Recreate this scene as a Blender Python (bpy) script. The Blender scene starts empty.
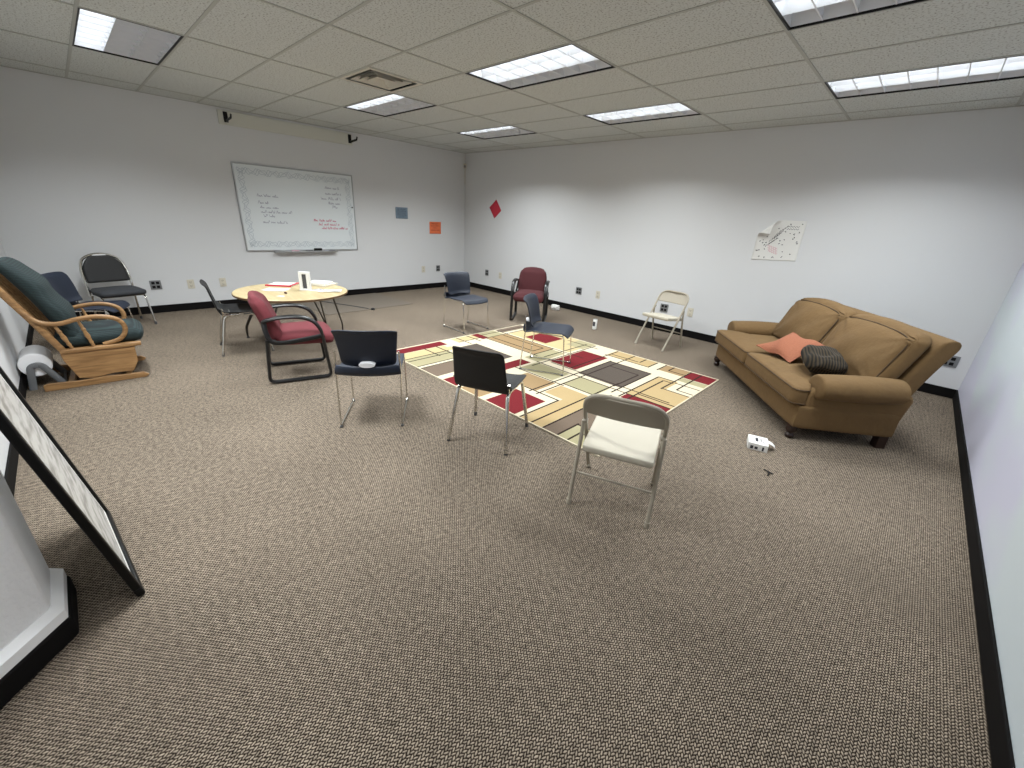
import bpy, bmesh, math, random
from mathutils import Vector, Matrix, Euler, noise
random.seed(7)
scn = bpy.context.scene
COL = scn.collection
PI = math.pi
R = math.radians

# ------------------------------------------------------------------ materials
def lin(c):
    return tuple((v / 12.92 if v <= .04045 else ((v + .055) / 1.055) ** 2.4) for v in [x / 255 for x in c])

def mat(name, rgb, rough=.6, metal=0., bump=0., bscale=200., var=0., vscale=30., emit=0., spec=None, sheen=0.):
    m = bpy.data.materials.new(name); m.use_nodes = True
    nt = m.node_tree; b = nt.nodes['Principled BSDF']
    col = lin(rgb) + (1,)
    b.inputs['Base Color'].default_value = col
    b.inputs['Roughness'].default_value = rough
    b.inputs['Metallic'].default_value = metal
    if spec is not None: b.inputs['Specular IOR Level'].default_value = spec
    if sheen: b.inputs['Sheen Weight'].default_value = sheen
    if emit:
        b.inputs['Emission Color'].default_value = col; b.inputs['Emission Strength'].default_value = emit
    tc = nt.nodes.new('ShaderNodeTexCoord')
    if var:
        n = nt.nodes.new('ShaderNodeTexNoise'); n.inputs['Scale'].default_value = vscale; n.inputs['Detail'].default_value = 4
        nt.links.new(tc.outputs['Object'], n.inputs['Vector'])
        mx = nt.nodes.new('ShaderNodeMix'); mx.data_type = 'RGBA'
        lo = tuple(v * (1 - var) for v in col[:3]) + (1,); hi = tuple(min(1, v * (1 + var)) for v in col[:3]) + (1,)
        mx.inputs['A'].default_value = lo; mx.inputs['B'].default_value = hi
        nt.links.new(n.outputs['Fac'], mx.inputs['Factor'])
        nt.links.new(mx.outputs['Result'], b.inputs['Base Color'])
    if bump:
        n = nt.nodes.new('ShaderNodeTexNoise'); n.inputs['Scale'].default_value = bscale; n.inputs['Detail'].default_value = 3
        nt.links.new(tc.outputs['Object'], n.inputs['Vector'])
        bp = nt.nodes.new('ShaderNodeBump'); bp.inputs['Strength'].default_value = bump; bp.inputs['Distance'].default_value = .01
        nt.links.new(n.outputs['Fac'], bp.inputs['Height']); nt.links.new(bp.outputs['Normal'], b.inputs['Normal'])
    return m

def carpet_mat():
    # basket of short loops: every other cell turned by ninety degrees
    m = bpy.data.materials.new('carpet_loop'); m.use_nodes = True
    nt = m.node_tree; N = nt.nodes; L = nt.links; b = N['Principled BSDF']
    b.inputs['Roughness'].default_value = .95; b.inputs['Specular IOR Level'].default_value = .1
    def math_(op, a, c=None, d=None):
        n = N.new('ShaderNodeMath'); n.operation = op
        for k, v in enumerate((a, c, d)):
            if v is None: continue
            if isinstance(v, (int, float)): n.inputs[k].default_value = v
            else: L.new(v, n.inputs[k])
        return n.outputs[0]
    tc = N.new('ShaderNodeTexCoord')
    nz = N.new('ShaderNodeTexNoise'); nz.inputs['Scale'].default_value = 70; L.new(tc.outputs['Object'], nz.inputs['Vector'])
    sub = N.new('ShaderNodeVectorMath'); sub.operation = 'SUBTRACT'; sub.inputs[1].default_value = (.5, .5, .5); L.new(nz.outputs['Color'], sub.inputs[0])
    sc = N.new('ShaderNodeVectorMath'); sc.operation = 'SCALE'; sc.inputs['Scale'].default_value = .0065; L.new(sub.outputs[0], sc.inputs[0])
    ad = N.new('ShaderNodeVectorMath'); ad.operation = 'ADD'; L.new(tc.outputs['Object'], ad.inputs[0]); L.new(sc.outputs[0], ad.inputs[1])
    sp = N.new('ShaderNodeSeparateXYZ'); L.new(ad.outputs[0], sp.inputs[0])
    P_, Q_ = .0092, .0150
    u = math_('DIVIDE', sp.outputs[0], P_); par = math_('FLOORED_MODULO', math_('FLOOR', u), 2.0); sg = math_('SUBTRACT', math_('MULTIPLY', par, 2.0), 1.0)
    fu = math_('SUBTRACT', math_('FRACT', u), .5)
    v = math_('ADD', math_('DIVIDE', sp.outputs[1], Q_), math_('MULTIPLY', par, .5)); fv = math_('SUBTRACT', math_('FRACT', v), .5)
    ac = math_('SUBTRACT', fu, math_('MULTIPLY', math_('MULTIPLY', fv, sg), .62))          # loops lean left and right in turn
    q = math_('ADD', math_('POWER', math_('ABSOLUTE', math_('DIVIDE', ac, .43)), 2.0), math_('POWER', math_('ABSOLUTE', math_('DIVIDE', fv, .56)), 2.0))
    h = math_('MAXIMUM', math_('SUBTRACT', 1.0, q), 0.0)
    cr = N.new('ShaderNodeValToRGB'); e = cr.color_ramp.elements
    e[0].position = .0; e[0].color = lin((38, 30, 24)) + (1,); e[1].position = .75; e[1].color = lin((164, 150, 133)) + (1,)
    k = e.new(.3); k.color = lin((104, 93, 81)) + (1,)
    L.new(h, cr.inputs['Fac'])
    n2 = N.new('ShaderNodeTexNoise'); n2.inputs['Scale'].default_value = 1.1; n2.inputs['Detail'].default_value = 5; L.new(tc.outputs['Object'], n2.inputs['Vector'])
    mr = N.new('ShaderNodeMapRange'); mr.inputs['From Min'].default_value = .3; mr.inputs['From Max'].default_value = .7
    mr.inputs['To Min'].default_value = .86; mr.inputs['To Max'].default_value = 1.08; L.new(n2.outputs['Fac'], mr.inputs['Value'])
    n3 = N.new('ShaderNodeTexNoise'); n3.inputs['Scale'].default_value = 42; n3.inputs['Detail'].default_value = 5; L.new(tc.outputs['Object'], n3.inputs['Vector'])
    mr3 = N.new('ShaderNodeMapRange'); mr3.inputs['From Min'].default_value = .3; mr3.inputs['From Max'].default_value = .7
    mr3.inputs['To Min'].default_value = .66; mr3.inputs['To Max'].default_value = 1.32; L.new(n3.outputs['Fac'], mr3.inputs['Value'])
    mu = math_('MULTIPLY', mr.outputs[0], mr3.outputs[0])
    vm = N.new('ShaderNodeVectorMath'); vm.operation = 'SCALE'; L.new(cr.outputs['Color'], vm.inputs[0]); L.new(mu, vm.inputs['Scale'])
    L.new(vm.outputs[0], b.inputs['Base Color'])
    bp = N.new('ShaderNodeBump'); bp.inputs['Strength'].default_value = .6; bp.inputs['Distance'].default_value = .004
    L.new(h, bp.inputs['Height']); L.new(bp.outputs['Normal'], b.inputs['Normal'])
    return m

def stripe_mat(name, c1, c2, scale, rough=.9, axis='X', noise_amt=.25, bump=.3):
    m = bpy.data.materials.new(name); m.use_nodes = True
    nt = m.node_tree; N = nt.nodes; L = nt.links; b = N['Principled BSDF']; b.inputs['Roughness'].default_value = rough
    tc = N.new('ShaderNodeTexCoord')
    w = N.new('ShaderNodeTexWave'); w.wave_type = 'BANDS'; w.bands_direction = axis; w.inputs['Scale'].default_value = scale
    w.inputs['Distortion'].default_value = 1.2; w.inputs['Detail'].default_value = 2
    L.new(tc.outputs['Object'], w.inputs['Vector'])
    n = N.new('ShaderNodeTexNoise'); n.inputs['Scale'].default_value = 160; L.new(tc.outputs['Object'], n.inputs['Vector'])
    mm = N.new('ShaderNodeMix'); mm.data_type = 'FLOAT'; mm.inputs['Factor'].default_value = noise_amt
    L.new(w.outputs['Fac'], mm.inputs['A']); L.new(n.outputs['Fac'], mm.inputs['B'])
    cr = N.new('ShaderNodeValToRGB'); cr.color_ramp.elements[0].position = .3; cr.color_ramp.elements[1].position = .75
    cr.color_ramp.elements[0].color = lin(c1) + (1,); cr.color_ramp.elements[1].color = lin(c2) + (1,)
    L.new(mm.outputs['Result'], cr.inputs['Fac']); L.new(cr.outputs['Color'], b.inputs['Base Color'])
    bp = N.new('ShaderNodeBump'); bp.inputs['Strength'].default_value = bump; bp.inputs['Distance'].default_value = .004
    L.new(mm.outputs['Result'], bp.inputs['Height']); L.new(bp.outputs['Normal'], b.inputs['Normal'])
    return m

def wood_mat(name, c1, c2, rough=.45, scale=(2, 18, 18)):
    m = bpy.data.materials.new(name); m.use_nodes = True
    nt = m.node_tree; N = nt.nodes; L = nt.links; b = N['Principled BSDF']; b.inputs['Roughness'].default_value = rough
    tc = N.new('ShaderNodeTexCoord'); mp = N.new('ShaderNodeMapping'); mp.inputs['Scale'].default_value = scale
    L.new(tc.outputs['Object'], mp.inputs['Vector'])
    n = N.new('ShaderNodeTexNoise'); n.inputs['Scale'].default_value = 3; n.inputs['Detail'].default_value = 6; n.inputs['Distortion'].default_value = .6
    L.new(mp.outputs[0], n.inputs['Vector'])
    cr = N.new('ShaderNodeValToRGB'); cr.color_ramp.elements[0].position = .35; cr.color_ramp.elements[1].position = .68
    cr.color_ramp.elements[0].color = lin(c1) + (1,); cr.color_ramp.elements[1].color = lin(c2) + (1,)
    L.new(n.outputs['Fac'], cr.inputs['Fac']); L.new(cr.outputs['Color'], b.inputs['Base Color'])
    return m

def ceiling_mat():
    m = bpy.data.materials.new('acoustic_tile'); m.use_nodes = True
    nt = m.node_tree; N = nt.nodes; L = nt.links; b = N['Principled BSDF']; b.inputs['Roughness'].default_value = .95
    b.inputs['Specular IOR Level'].default_value = .1
    tc = N.new('ShaderNodeTexCoord')
    n = N.new('ShaderNodeTexNoise'); n.inputs['Scale'].default_value = 75; n.inputs['Detail'].default_value = 3; L.new(tc.outputs['Object'], n.inputs['Vector'])
    cr = N.new('ShaderNodeValToRGB'); e = cr.color_ramp.elements
    e[0].position = .33; e[0].color = lin((146, 146, 140)) + (1,); e[1].position = .46; e[1].color = lin((203, 206, 203)) + (1,)
    L.new(n.outputs['Fac'], cr.inputs['Fac']); L.new(cr.outputs['Color'], b.inputs['Base Color'])
    bp = N.new('ShaderNodeBump'); bp.inputs['Strength'].default_value = .25; bp.inputs['Distance'].default_value = .004
    L.new(n.outputs['Fac'], bp.inputs['Height']); L.new(bp.outputs['Normal'], b.inputs['Normal'])
    return m

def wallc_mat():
    m = bpy.data.materials.new('blue_lavender_mottle'); m.use_nodes = True  # broad tilted mottling between pale blue and lavender
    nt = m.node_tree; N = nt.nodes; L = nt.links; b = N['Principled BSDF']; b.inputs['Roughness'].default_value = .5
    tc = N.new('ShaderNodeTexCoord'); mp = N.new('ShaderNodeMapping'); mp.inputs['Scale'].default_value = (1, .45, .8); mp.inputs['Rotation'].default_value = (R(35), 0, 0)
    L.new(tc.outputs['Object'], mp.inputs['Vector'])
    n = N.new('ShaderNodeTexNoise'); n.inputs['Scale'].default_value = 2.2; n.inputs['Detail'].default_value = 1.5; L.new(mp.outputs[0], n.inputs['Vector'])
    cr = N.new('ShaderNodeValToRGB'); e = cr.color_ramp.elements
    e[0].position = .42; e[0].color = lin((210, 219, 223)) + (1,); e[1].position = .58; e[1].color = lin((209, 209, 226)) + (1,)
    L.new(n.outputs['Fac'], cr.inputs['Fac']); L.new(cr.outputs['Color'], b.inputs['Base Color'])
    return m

M = {}
def defm():
    M['wall'] = mat('white_wall_paint', (213, 214, 215), .75, bump=.12, bscale=160, spec=.25)
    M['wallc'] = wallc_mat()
    M['plaster'] = mat('textured_white_plaster', (236, 236, 237), .7, bump=.5, bscale=45)
    M['trimw'] = mat('white_trim_paint', (244, 244, 244), .5)
    M['base'] = mat('dark_vinyl_base', (15, 13, 13), .8, spec=.15)
    M['carpet'] = carpet_mat()
    M['ceil'] = ceiling_mat()
    M['grid'] = mat('ceiling_grid_metal', (170, 171, 165), .6)
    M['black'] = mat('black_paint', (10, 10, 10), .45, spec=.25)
    M['chrome'] = mat('chrome', (214, 212, 206), .16, 1.)
    M['steel'] = mat('brushed_steel', (150, 150, 150), .35, 1.)
    M['refl'] = mat('louver_reflector', (226, 228, 232), .3)
    M['reflw'] = mat('lit_trough_reflector', (236, 238, 240), .5)
    M['tube_on'] = mat('lit_fluorescent_tube', (246, 250, 255), .4, emit=5)
    M['tube_off'] = mat('unlit_fluorescent_tube', (210, 212, 214), .35)
    M['navy'] = mat('navy_plastic', (19, 28, 44), .5, bump=.05, bscale=500)
    M['blackp'] = mat('black_textured_plastic', (15, 15, 16), .55, bump=.12, bscale=500)
    M['blackmetal'] = mat('black_metal', (15, 15, 16), .35)
    M['silver'] = mat('silver_plate', (232, 232, 234), .4, .1)
    M['beige'] = mat('beige_enamel', (156, 148, 132), .42)
    M['beigelight'] = mat('cream_enamel', (190, 183, 166), .5)
    M['red'] = mat('burgundy_fabric', (106, 43, 49), .9, bump=.3, bscale=600, var=.18, vscale=300)
    M['maroon'] = mat('maroon_fabric', (68, 20, 25), .9, bump=.3, bscale=600, var=.18, vscale=300)
    M['sofa'] = mat('tan_microfiber', (104, 80, 47), .9, bump=.35, bscale=30, var=.16, vscale=9)
    M['sofapipe'] = mat('dark_tan_piping', (70, 52, 30), .9)
    M['darkwood'] = mat('dark_turned_wood', (40, 24, 18), .35)
    M['orange'] = mat('salmon_woven_fabric', (142, 86, 61), .9, bump=.5, bscale=120, var=.2, vscale=90)
    M['throw'] = stripe_mat('striped_olive_fabric', (18, 15, 11), (58, 48, 32), 16, 1.0, axis='Y')
    M['green'] = stripe_mat('green_woven_fabric', (10, 20, 23), (36, 54, 54), 26, axis='Z', noise_amt=.6)
    M['oak'] = wood_mat('honey_oak', (128, 94, 58), (164, 126, 82), .45, (16, 1.5, 16))
    M['maple'] = wood_mat('maple_laminate', (178, 159, 118), (192, 175, 136), .4, (1, 8, 8))
    M['dkedge'] = mat('brown_edge_band', (92, 66, 40), .5)
    M['greypad'] = mat('dark_grey_fabric', (52, 54, 58), .85, bump=.3, bscale=500)
    M['white'] = mat('white_paper', (222, 221, 217), .75)
    M['board'] = mat('whiteboard_surface', (222, 228, 230), .22)
    M['alum'] = mat('aluminium_frame', (178, 180, 182), .35, .7)
    M['ink'] = mat('dark_marker_ink', (158, 161, 174), .7)
    M['inkblk'] = mat('black_marker_ink', (44, 44, 52), .7)
    M['inkred'] = mat('red_marker_ink', (202, 126, 144), .7)
    M['inklt'] = mat('faint_marker_ink', (184, 193, 200), .7)
    M['bluepaper'] = mat('slate_blue_paper', (124, 142, 158), .8)
    M['blueink'] = mat('dark_blue_print', (88, 104, 122), .8)
    M['orangepaper'] = mat('orange_paper', (236, 124, 78), .8)
    M['orangeink'] = mat('dark_orange_print', (190, 84, 58), .8)
    M['redpaper'] = mat('red_paper', (186, 44, 62), .8)
    M['ivory'] = mat('ivory_plastic', (206, 200, 184), .45)
    M['greyplate'] = mat('grey_plate', (134, 136, 138), .4, .4)
    M['cream_board'] = mat('cream_painted_board', (206, 206, 196), .6)
    M['mat'] = mat('dark_carpet_offcut', (106, 97, 86), .95, bump=.5, bscale=260, var=.25, vscale=200)
    M['sketch'] = None
    M['dulsteel'] = mat('dull_steel', (96, 94, 90), .35, 1.)
    M['rubber'] = mat('grey_rubber', (70, 70, 72), .7)
    M['foam'] = mat('white_roll_paper', (242, 242, 243), .85, bump=.1, bscale=200)
    M['greybr'] = mat('grey_bracket', (104, 106, 108), .5)
    M['cone'] = mat('vent_white_metal', (200, 196, 184), .5)
    for n, c in dict(cream=(204, 193, 168), tan=(172, 150, 110), yellow=(184, 167, 126), sage=(156, 149, 117), brown=(110, 96, 83), grey=(84, 76, 69), rred=(108, 34, 39), line=(48, 38, 33), mtan=(148, 124, 91)).items():
        M['rug_' + n] = mat('rug_' + n, c, .95, bump=.5, bscale=220, var=.12, vscale=130, spec=.1)
    # framed sketch: streaky graphite
    m = bpy.data.materials.new('graphite_sketch'); m.use_nodes = True; nt = m.node_tree; N = nt.nodes; L = nt.links; b = N['Principled BSDF']; b.inputs['Roughness'].default_value = .25
    tc = N.new('ShaderNodeTexCoord'); mp = N.new('ShaderNodeMapping'); mp.inputs['Scale'].default_value = (1.5, 1, 6); mp.inputs['Rotation'].default_value = (0, R(40), 0); L.new(tc.outputs['Object'], mp.inputs['Vector'])
    n = N.new('ShaderNodeTexNoise'); n.inputs['Scale'].default_value = 4; n.inputs['Detail'].default_value = 8; L.new(mp.outputs[0], n.inputs['Vector'])
    cr = N.new('ShaderNodeValToRGB'); cr.color_ramp.elements[0].position = .36; cr.color_ramp.elements[1].position = .56
    cr.color_ramp.elements[0].color = lin((160, 159, 155)) + (1,); cr.color_ramp.elements[1].color = lin((206, 205, 201)) + (1,)
    L.new(n.outputs['Fac'], cr.inputs['Fac']); L.new(cr.outputs['Color'], b.inputs['Base Color']); M['sketch'] = m
defm()

# ------------------------------------------------------------------ mesh builder
class G:
    def __init__(s): s.v = []; s.f = []; s.mi = []
    def add(s, vs, fs, mi=0, X=None):
        o = len(s.v)
        s.v += [tuple(X @ Vector(p)) if X else tuple(p) for p in vs]
        s.f += [tuple(i + o for i in f) for f in fs]; s.mi += [mi] * len(fs)
        return s
    def box(s, x0, x1, y0, y1, z0, z1, mi=0, X=None):
        vs = [(x0, y0, z0), (x1, y0, z0), (x1, y1, z0), (x0, y1, z0), (x0, y0, z1), (x1, y0, z1), (x1, y1, z1), (x0, y1, z1)]
        return s.add(vs, [(0, 3, 2, 1), (4, 5, 6, 7), (0, 1, 5, 4), (1, 2, 6, 5), (2, 3, 7, 6), (3, 0, 4, 7)], mi, X)
    def quad(s, a, b, c, d, mi=0): return s.add([a, b, c, d], [(0, 1, 2, 3)], mi)
    def rbox(s, c, d, r, n=8, crown=(0, 0, 0), mi=0, X=None, fn=None):
        # rounded box with bulging faces; n divisions a side
        hx, hy, hz = d[0] / 2, d[1] / 2, d[2] / 2; r = min(r, hx, hy, hz)
        idx = {}; vs = []; fs = []
        def P(i, j, k):
            key = (i, j, k)
            if key in idx: return idx[key]
            def q(t): 
                t = 2 * t / n - 1
                return math.copysign(abs(t) ** .75, t) if n > 4 else t
            u, v, w = q(i), q(j), q(k)
            p = Vector((u * hx, v * hy, w * hz))
            inner = Vector((max(-hx + r, min(hx - r, p.x)), max(-hy + r, min(hy - r, p.y)), max(-hz + r, min(hz - r, p.z))))
            dd = p - inner
            if dd.length > 1e-9: p = inner + dd.normalized() * min(r, dd.length if dd.length < r else r)
            p.x += crown[0] * u * (1 - v * v) * (1 - w * w); p.y += crown[1] * v * (1 - u * u) * (1 - w * w); p.z += crown[2] * w * (1 - u * u) * (1 - v * v)
            if fn: p = fn(p, u, v, w)
            idx[key] = len(vs); vs.append((p.x + c[0], p.y + c[1], p.z + c[2])); return idx[key]
        for a in range(n):
            for b in range(n):
                fs.append((P(a, b, 0), P(a, b + 1, 0), P(a + 1, b + 1, 0), P(a + 1, b, 0)))
                fs.append((P(a, b, n), P(a + 1, b, n), P(a + 1, b + 1, n), P(a, b + 1, n)))
                fs.append((P(a, 0, b), P(a + 1, 0, b), P(a + 1, 0, b + 1), P(a, 0, b + 1)))
                fs.append((P(a, n, b), P(a, n, b + 1), P(a + 1, n, b + 1), P(a + 1, n, b)))
                fs.append((P(0, a, b), P(0, a, b + 1), P(0, a + 1, b + 1), P(0, a + 1, b)))
                fs.append((P(n, a, b), P(n, a + 1, b), P(n, a + 1, b + 1), P(n, a, b + 1)))
        return s.add(vs, fs, mi, X)
    def tube(s, pts, r, n=10, closed=False, mi=0, X=None, caps=True, flat=None):
        pts = [Vector(p) for p in pts]; m = len(pts)
        rs = r if isinstance(r, (list, tuple)) else [r] * m
        tans = []
        for i in range(m):
            a = pts[(i - 1) % m] if (closed or i > 0) else pts[i]; b = pts[(i + 1) % m] if (closed or i < m - 1) else pts[i]
            t = (b - a); tans.append(t.normalized() if t.length > 1e-9 else Vector((0, 0, 1)))
        ref = Vector((0, 0, 1)) if abs(tans[0].z) < .9 else Vector((1, 0, 0))
        nrm = (ref - tans[0] * ref.dot(tans[0])).normalized()
        vs = []
        for i in range(m):
            nrm = (nrm - tans[i] * nrm.dot(tans[i]))
            nrm = nrm.normalized() if nrm.length > 1e-6 else tans[i].orthogonal().normalized()
            bn = tans[i].cross(nrm)
            fx, fy = flat or (1, 1)
            for k in range(n):
                a = 2 * PI * k / n
                vs.append(pts[i] + (nrm * math.cos(a) * fx + bn * math.sin(a) * fy) * rs[i])
        fs = []
        for i in range(m if closed else m - 1):
            j = (i + 1) % m
            for k in range(n):
                l = (k + 1) % n
                fs.append((i * n + k, i * n + l, j * n + l, j * n + k))
        if caps and not closed:
            fs.append(tuple(range(n - 1, -1, -1))); fs.append(tuple((m - 1) * n + k for k in range(n)))
        return s.add(vs, fs, mi, X)
    def lathe(s, prof, n=20, X=None, mi=0):
        vs = []; fs = []
        for (r, z) in prof:
            for k in range(n): vs.append((r * math.cos(2 * PI * k / n), r * math.sin(2 * PI * k / n), z))
        m = len(prof)
        for i in range(m - 1):
            for k in range(n):
                l = (k + 1) % n; fs.append((i * n + k, i * n + l, (i + 1) * n + l, (i + 1) * n + k))
        fs.append(tuple(range(n - 1, -1, -1))); fs.append(tuple((m - 1) * n + k for k in range(n)))
        return s.add(vs, fs, mi, X)
    def grid(s, fn, nu, nv, mi=0, X=None, hole=None):
        vs = [fn(i / nu, j / nv) for j in range(nv + 1) for i in range(nu + 1)]
        fs = [(j * (nu + 1) + i, j * (nu + 1) + i + 1, (j + 1) * (nu + 1) + i + 1, (j + 1) * (nu + 1) + i) for j in range(nv) for i in range(nu) if not (hole and hole((i + .5) / nu, (j + .5) / nv))]
        return s.add(vs, fs, mi, X)
    def prism(s, poly, z0, z1, mi=0, X=None):
        n = len(poly)
        vs = [(x, y, z0) for x, y in poly] + [(x, y, z1) for x, y in poly]
        fs = [tuple(range(n - 1, -1, -1)), tuple(range(n, 2 * n))] + [(i, (i + 1) % n, n + (i + 1) % n, n + i) for i in range(n)]
        return s.add(vs, fs, mi, X)
    def loft(s, rings, mi=0, X=None, caps=True):
        n = len(rings[0]); vs = [p for r in rings for p in r]; fs = []
        for i in range(len(rings) - 1):
            for k in range(n):
                l = (k + 1) % n; fs.append((i * n + k, i * n + l, (i + 1) * n + l, (i + 1) * n + k))
        if caps: fs.append(tuple(range(n - 1, -1, -1))); fs.append(tuple((len(rings) - 1) * n + k for k in range(n)))
        return s.add(vs, fs, mi, X)
    def strip(s, pts, w, nrm, mi=0, X=None):
        # flat ribbon (pen stroke) along pts lying in the plane with normal nrm
        nrm = Vector(nrm); pts = [Vector(p) for p in pts]; vs = []
        for i in range(len(pts)):
            t = (pts[min(i + 1, len(pts) - 1)] - pts[max(i - 1, 0)])
            t = t.normalized() if t.length > 1e-9 else Vector((1, 0, 0))
            sd = nrm.cross(t) * w / 2
            vs += [pts[i] - sd, pts[i] + sd]
        return s.add(vs, [(2 * i, 2 * i + 2, 2 * i + 3, 2 * i + 1) for i in range(len(pts) - 1)], mi, X)
    def build(s, name, mats, parent=None, smooth=35, bevel=0, solid=0, sub=0, loc=None, label=None, off=0., bseg=2):
        me = bpy.data.meshes.new(name); me.from_pydata(s.v, [], s.f)
        if not isinstance(mats, (list, tuple)): mats = [mats]
        for m in mats: me.materials.append(m)
        me.polygons.foreach_set('material_index', s.mi)
        me.validate(); me.update()
        bm = bmesh.new(); bm.from_mesh(me)
        if solid == 0: bmesh.ops.recalc_face_normals(bm, faces=bm.faces)
        bm.to_mesh(me); bm.free()
        if smooth is not None:
            me.shade_smooth(); me.set_sharp_from_angle(angle=R(smooth))
        else: me.shade_flat()
        o = bpy.data.objects.new(name, me); COL.objects.link(o)
        if parent: o.parent = parent
        if loc: o.location = loc
        if solid:
            md = o.modifiers.new('solid', 'SOLIDIFY'); md.thickness = solid; md.offset = off
        if bevel:
            md = o.modifiers.new('bevel', 'BEVEL'); md.width = bevel; md.segments = bseg; md.limit_method = 'ANGLE'; md.angle_limit = R(40)
        if sub:
            md = o.modifiers.new('sub', 'SUBSURF'); md.levels = sub; md.render_levels = sub
        if label: o['label'] = label
        return o

def fillet(pts, r, n=6, closed=False):
    pts = [Vector(p) for p in pts]; out = []; m = len(pts)
    rs = r if isinstance(r, (list, tuple)) else [r] * m
    for i in range(m):
        if not closed and i in (0, m - 1): out.append(pts[i]); continue
        a, b, c = pts[(i - 1) % m], pts[i], pts[(i + 1) % m]
        d1 = (a - b); d2 = (c - b); l = min(rs[i], d1.length * .49, d2.length * .49)
        if l < 1e-5: out.append(b); continue
        p, q = b + d1.normalized() * l, b + d2.normalized() * l
        for k in range(n + 1):
            t = k / n; out.append(p * (1 - t) ** 2 + b * 2 * t * (1 - t) + q * t * t)
    return out

def bez(pts, n=24):
    # Catmull-Rom through pts
    P = [Vector(p) for p in pts]; P = [2 * P[0] - P[1]] + P + [2 * P[-1] - P[-2]]; out = []
    segs = len(P) - 3; per = max(2, n // segs)
    for i in range(segs):
        a, b, c, d = P[i:i + 4]
        for k in range(per):
            t = k / per
            out.append(.5 * ((2 * b) + (c - a) * t + (2 * a - 5 * b + 4 * c - d) * t * t + (3 * b - a - 3 * c + d) * t ** 3))
    out.append(P[-2]); return out

def thing(name, label, cat, loc=(0, 0, 0), rz=0, group=None):
    o = bpy.data.objects.new(name, None); COL.objects.link(o); o.empty_display_size = .1
    o.location = loc; o.rotation_euler = (0, 0, R(rz)); o['label'] = label; o['category'] = cat
    if group: o['group'] = group
    return o
def tag(o, label, cat, group=None):
    o['label'] = label; o['category'] = cat
    if group: o['group'] = group
    return o
def struct(o): o['kind'] = 'structure'; return o
def dup(root, loc, rz, label, group=None):
    r = root.copy(); COL.objects.link(r); r.location = loc; r.rotation_euler = (0, 0, R(rz)); r['label'] = label
    if group: r['group'] = group
    for ch in list(root.children):
        c = ch.copy(); COL.objects.link(c); c.parent = r
        for g in list(ch.children):
            d = g.copy(); COL.objects.link(d); d.parent = c
    return r
def frame_matrix(o, x, y, z):
    m = Matrix((Vector(x), Vector(y), Vector(z))).transposed().to_4x4(); m.translation = Vector(o); return m

# ------------------------------------------------------------------ camera (solved from the room's lines)
FPX, PITCH, ROLL, YAW = 409.49, .3875, .0601, .7527
CAM = Vector((7.6308, -6.2848, 1.5554))
def cam():
    c, s = math.cos(YAW), math.sin(YAW)
    fw = Vector((-s * math.cos(PITCH), c * math.cos(PITCH), -math.sin(PITCH))); r = Vector((c, s, 0)); u = r.cross(fw)
    r2 = r * math.cos(ROLL) + u * math.sin(ROLL); u2 = -r * math.sin(ROLL) + u * math.cos(ROLL)
    cd = bpy.data.cameras.new('camera'); o = bpy.data.objects.new('camera', cd); COL.objects.link(o)
    o.matrix_world = frame_matrix(CAM, r2, u2, -fw)
    cd.sensor_width = 36; cd.lens = FPX / 1024 * 36; cd.clip_start = .02; cd.clip_end = 60
    scn.camera = o
cam()

# ------------------------------------------------------------------ the room
W, LEN, H = 8.282, 6.826, 2.7334
XC, YG = 4.1262, .3794
T4, T2 = 1.2192, .6096
col = lambda k: XC + T4 * k                 # ceiling grid columns
row = lambda l: -(YG + T2 * l)              # ceiling grid rows
LIGHTS = [(-2, 1, 1), (0, 1, 2), (2, 1, 2), (-2, 4, 1), (0, 4, 2), (2, 4, 2), (-2, 8, 1), (0, 8, 2), (2, 8, 2)]  # column, row line, lit rows
VENT = (col(-1), col(-1) + T2, row(6), row(5))

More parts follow.
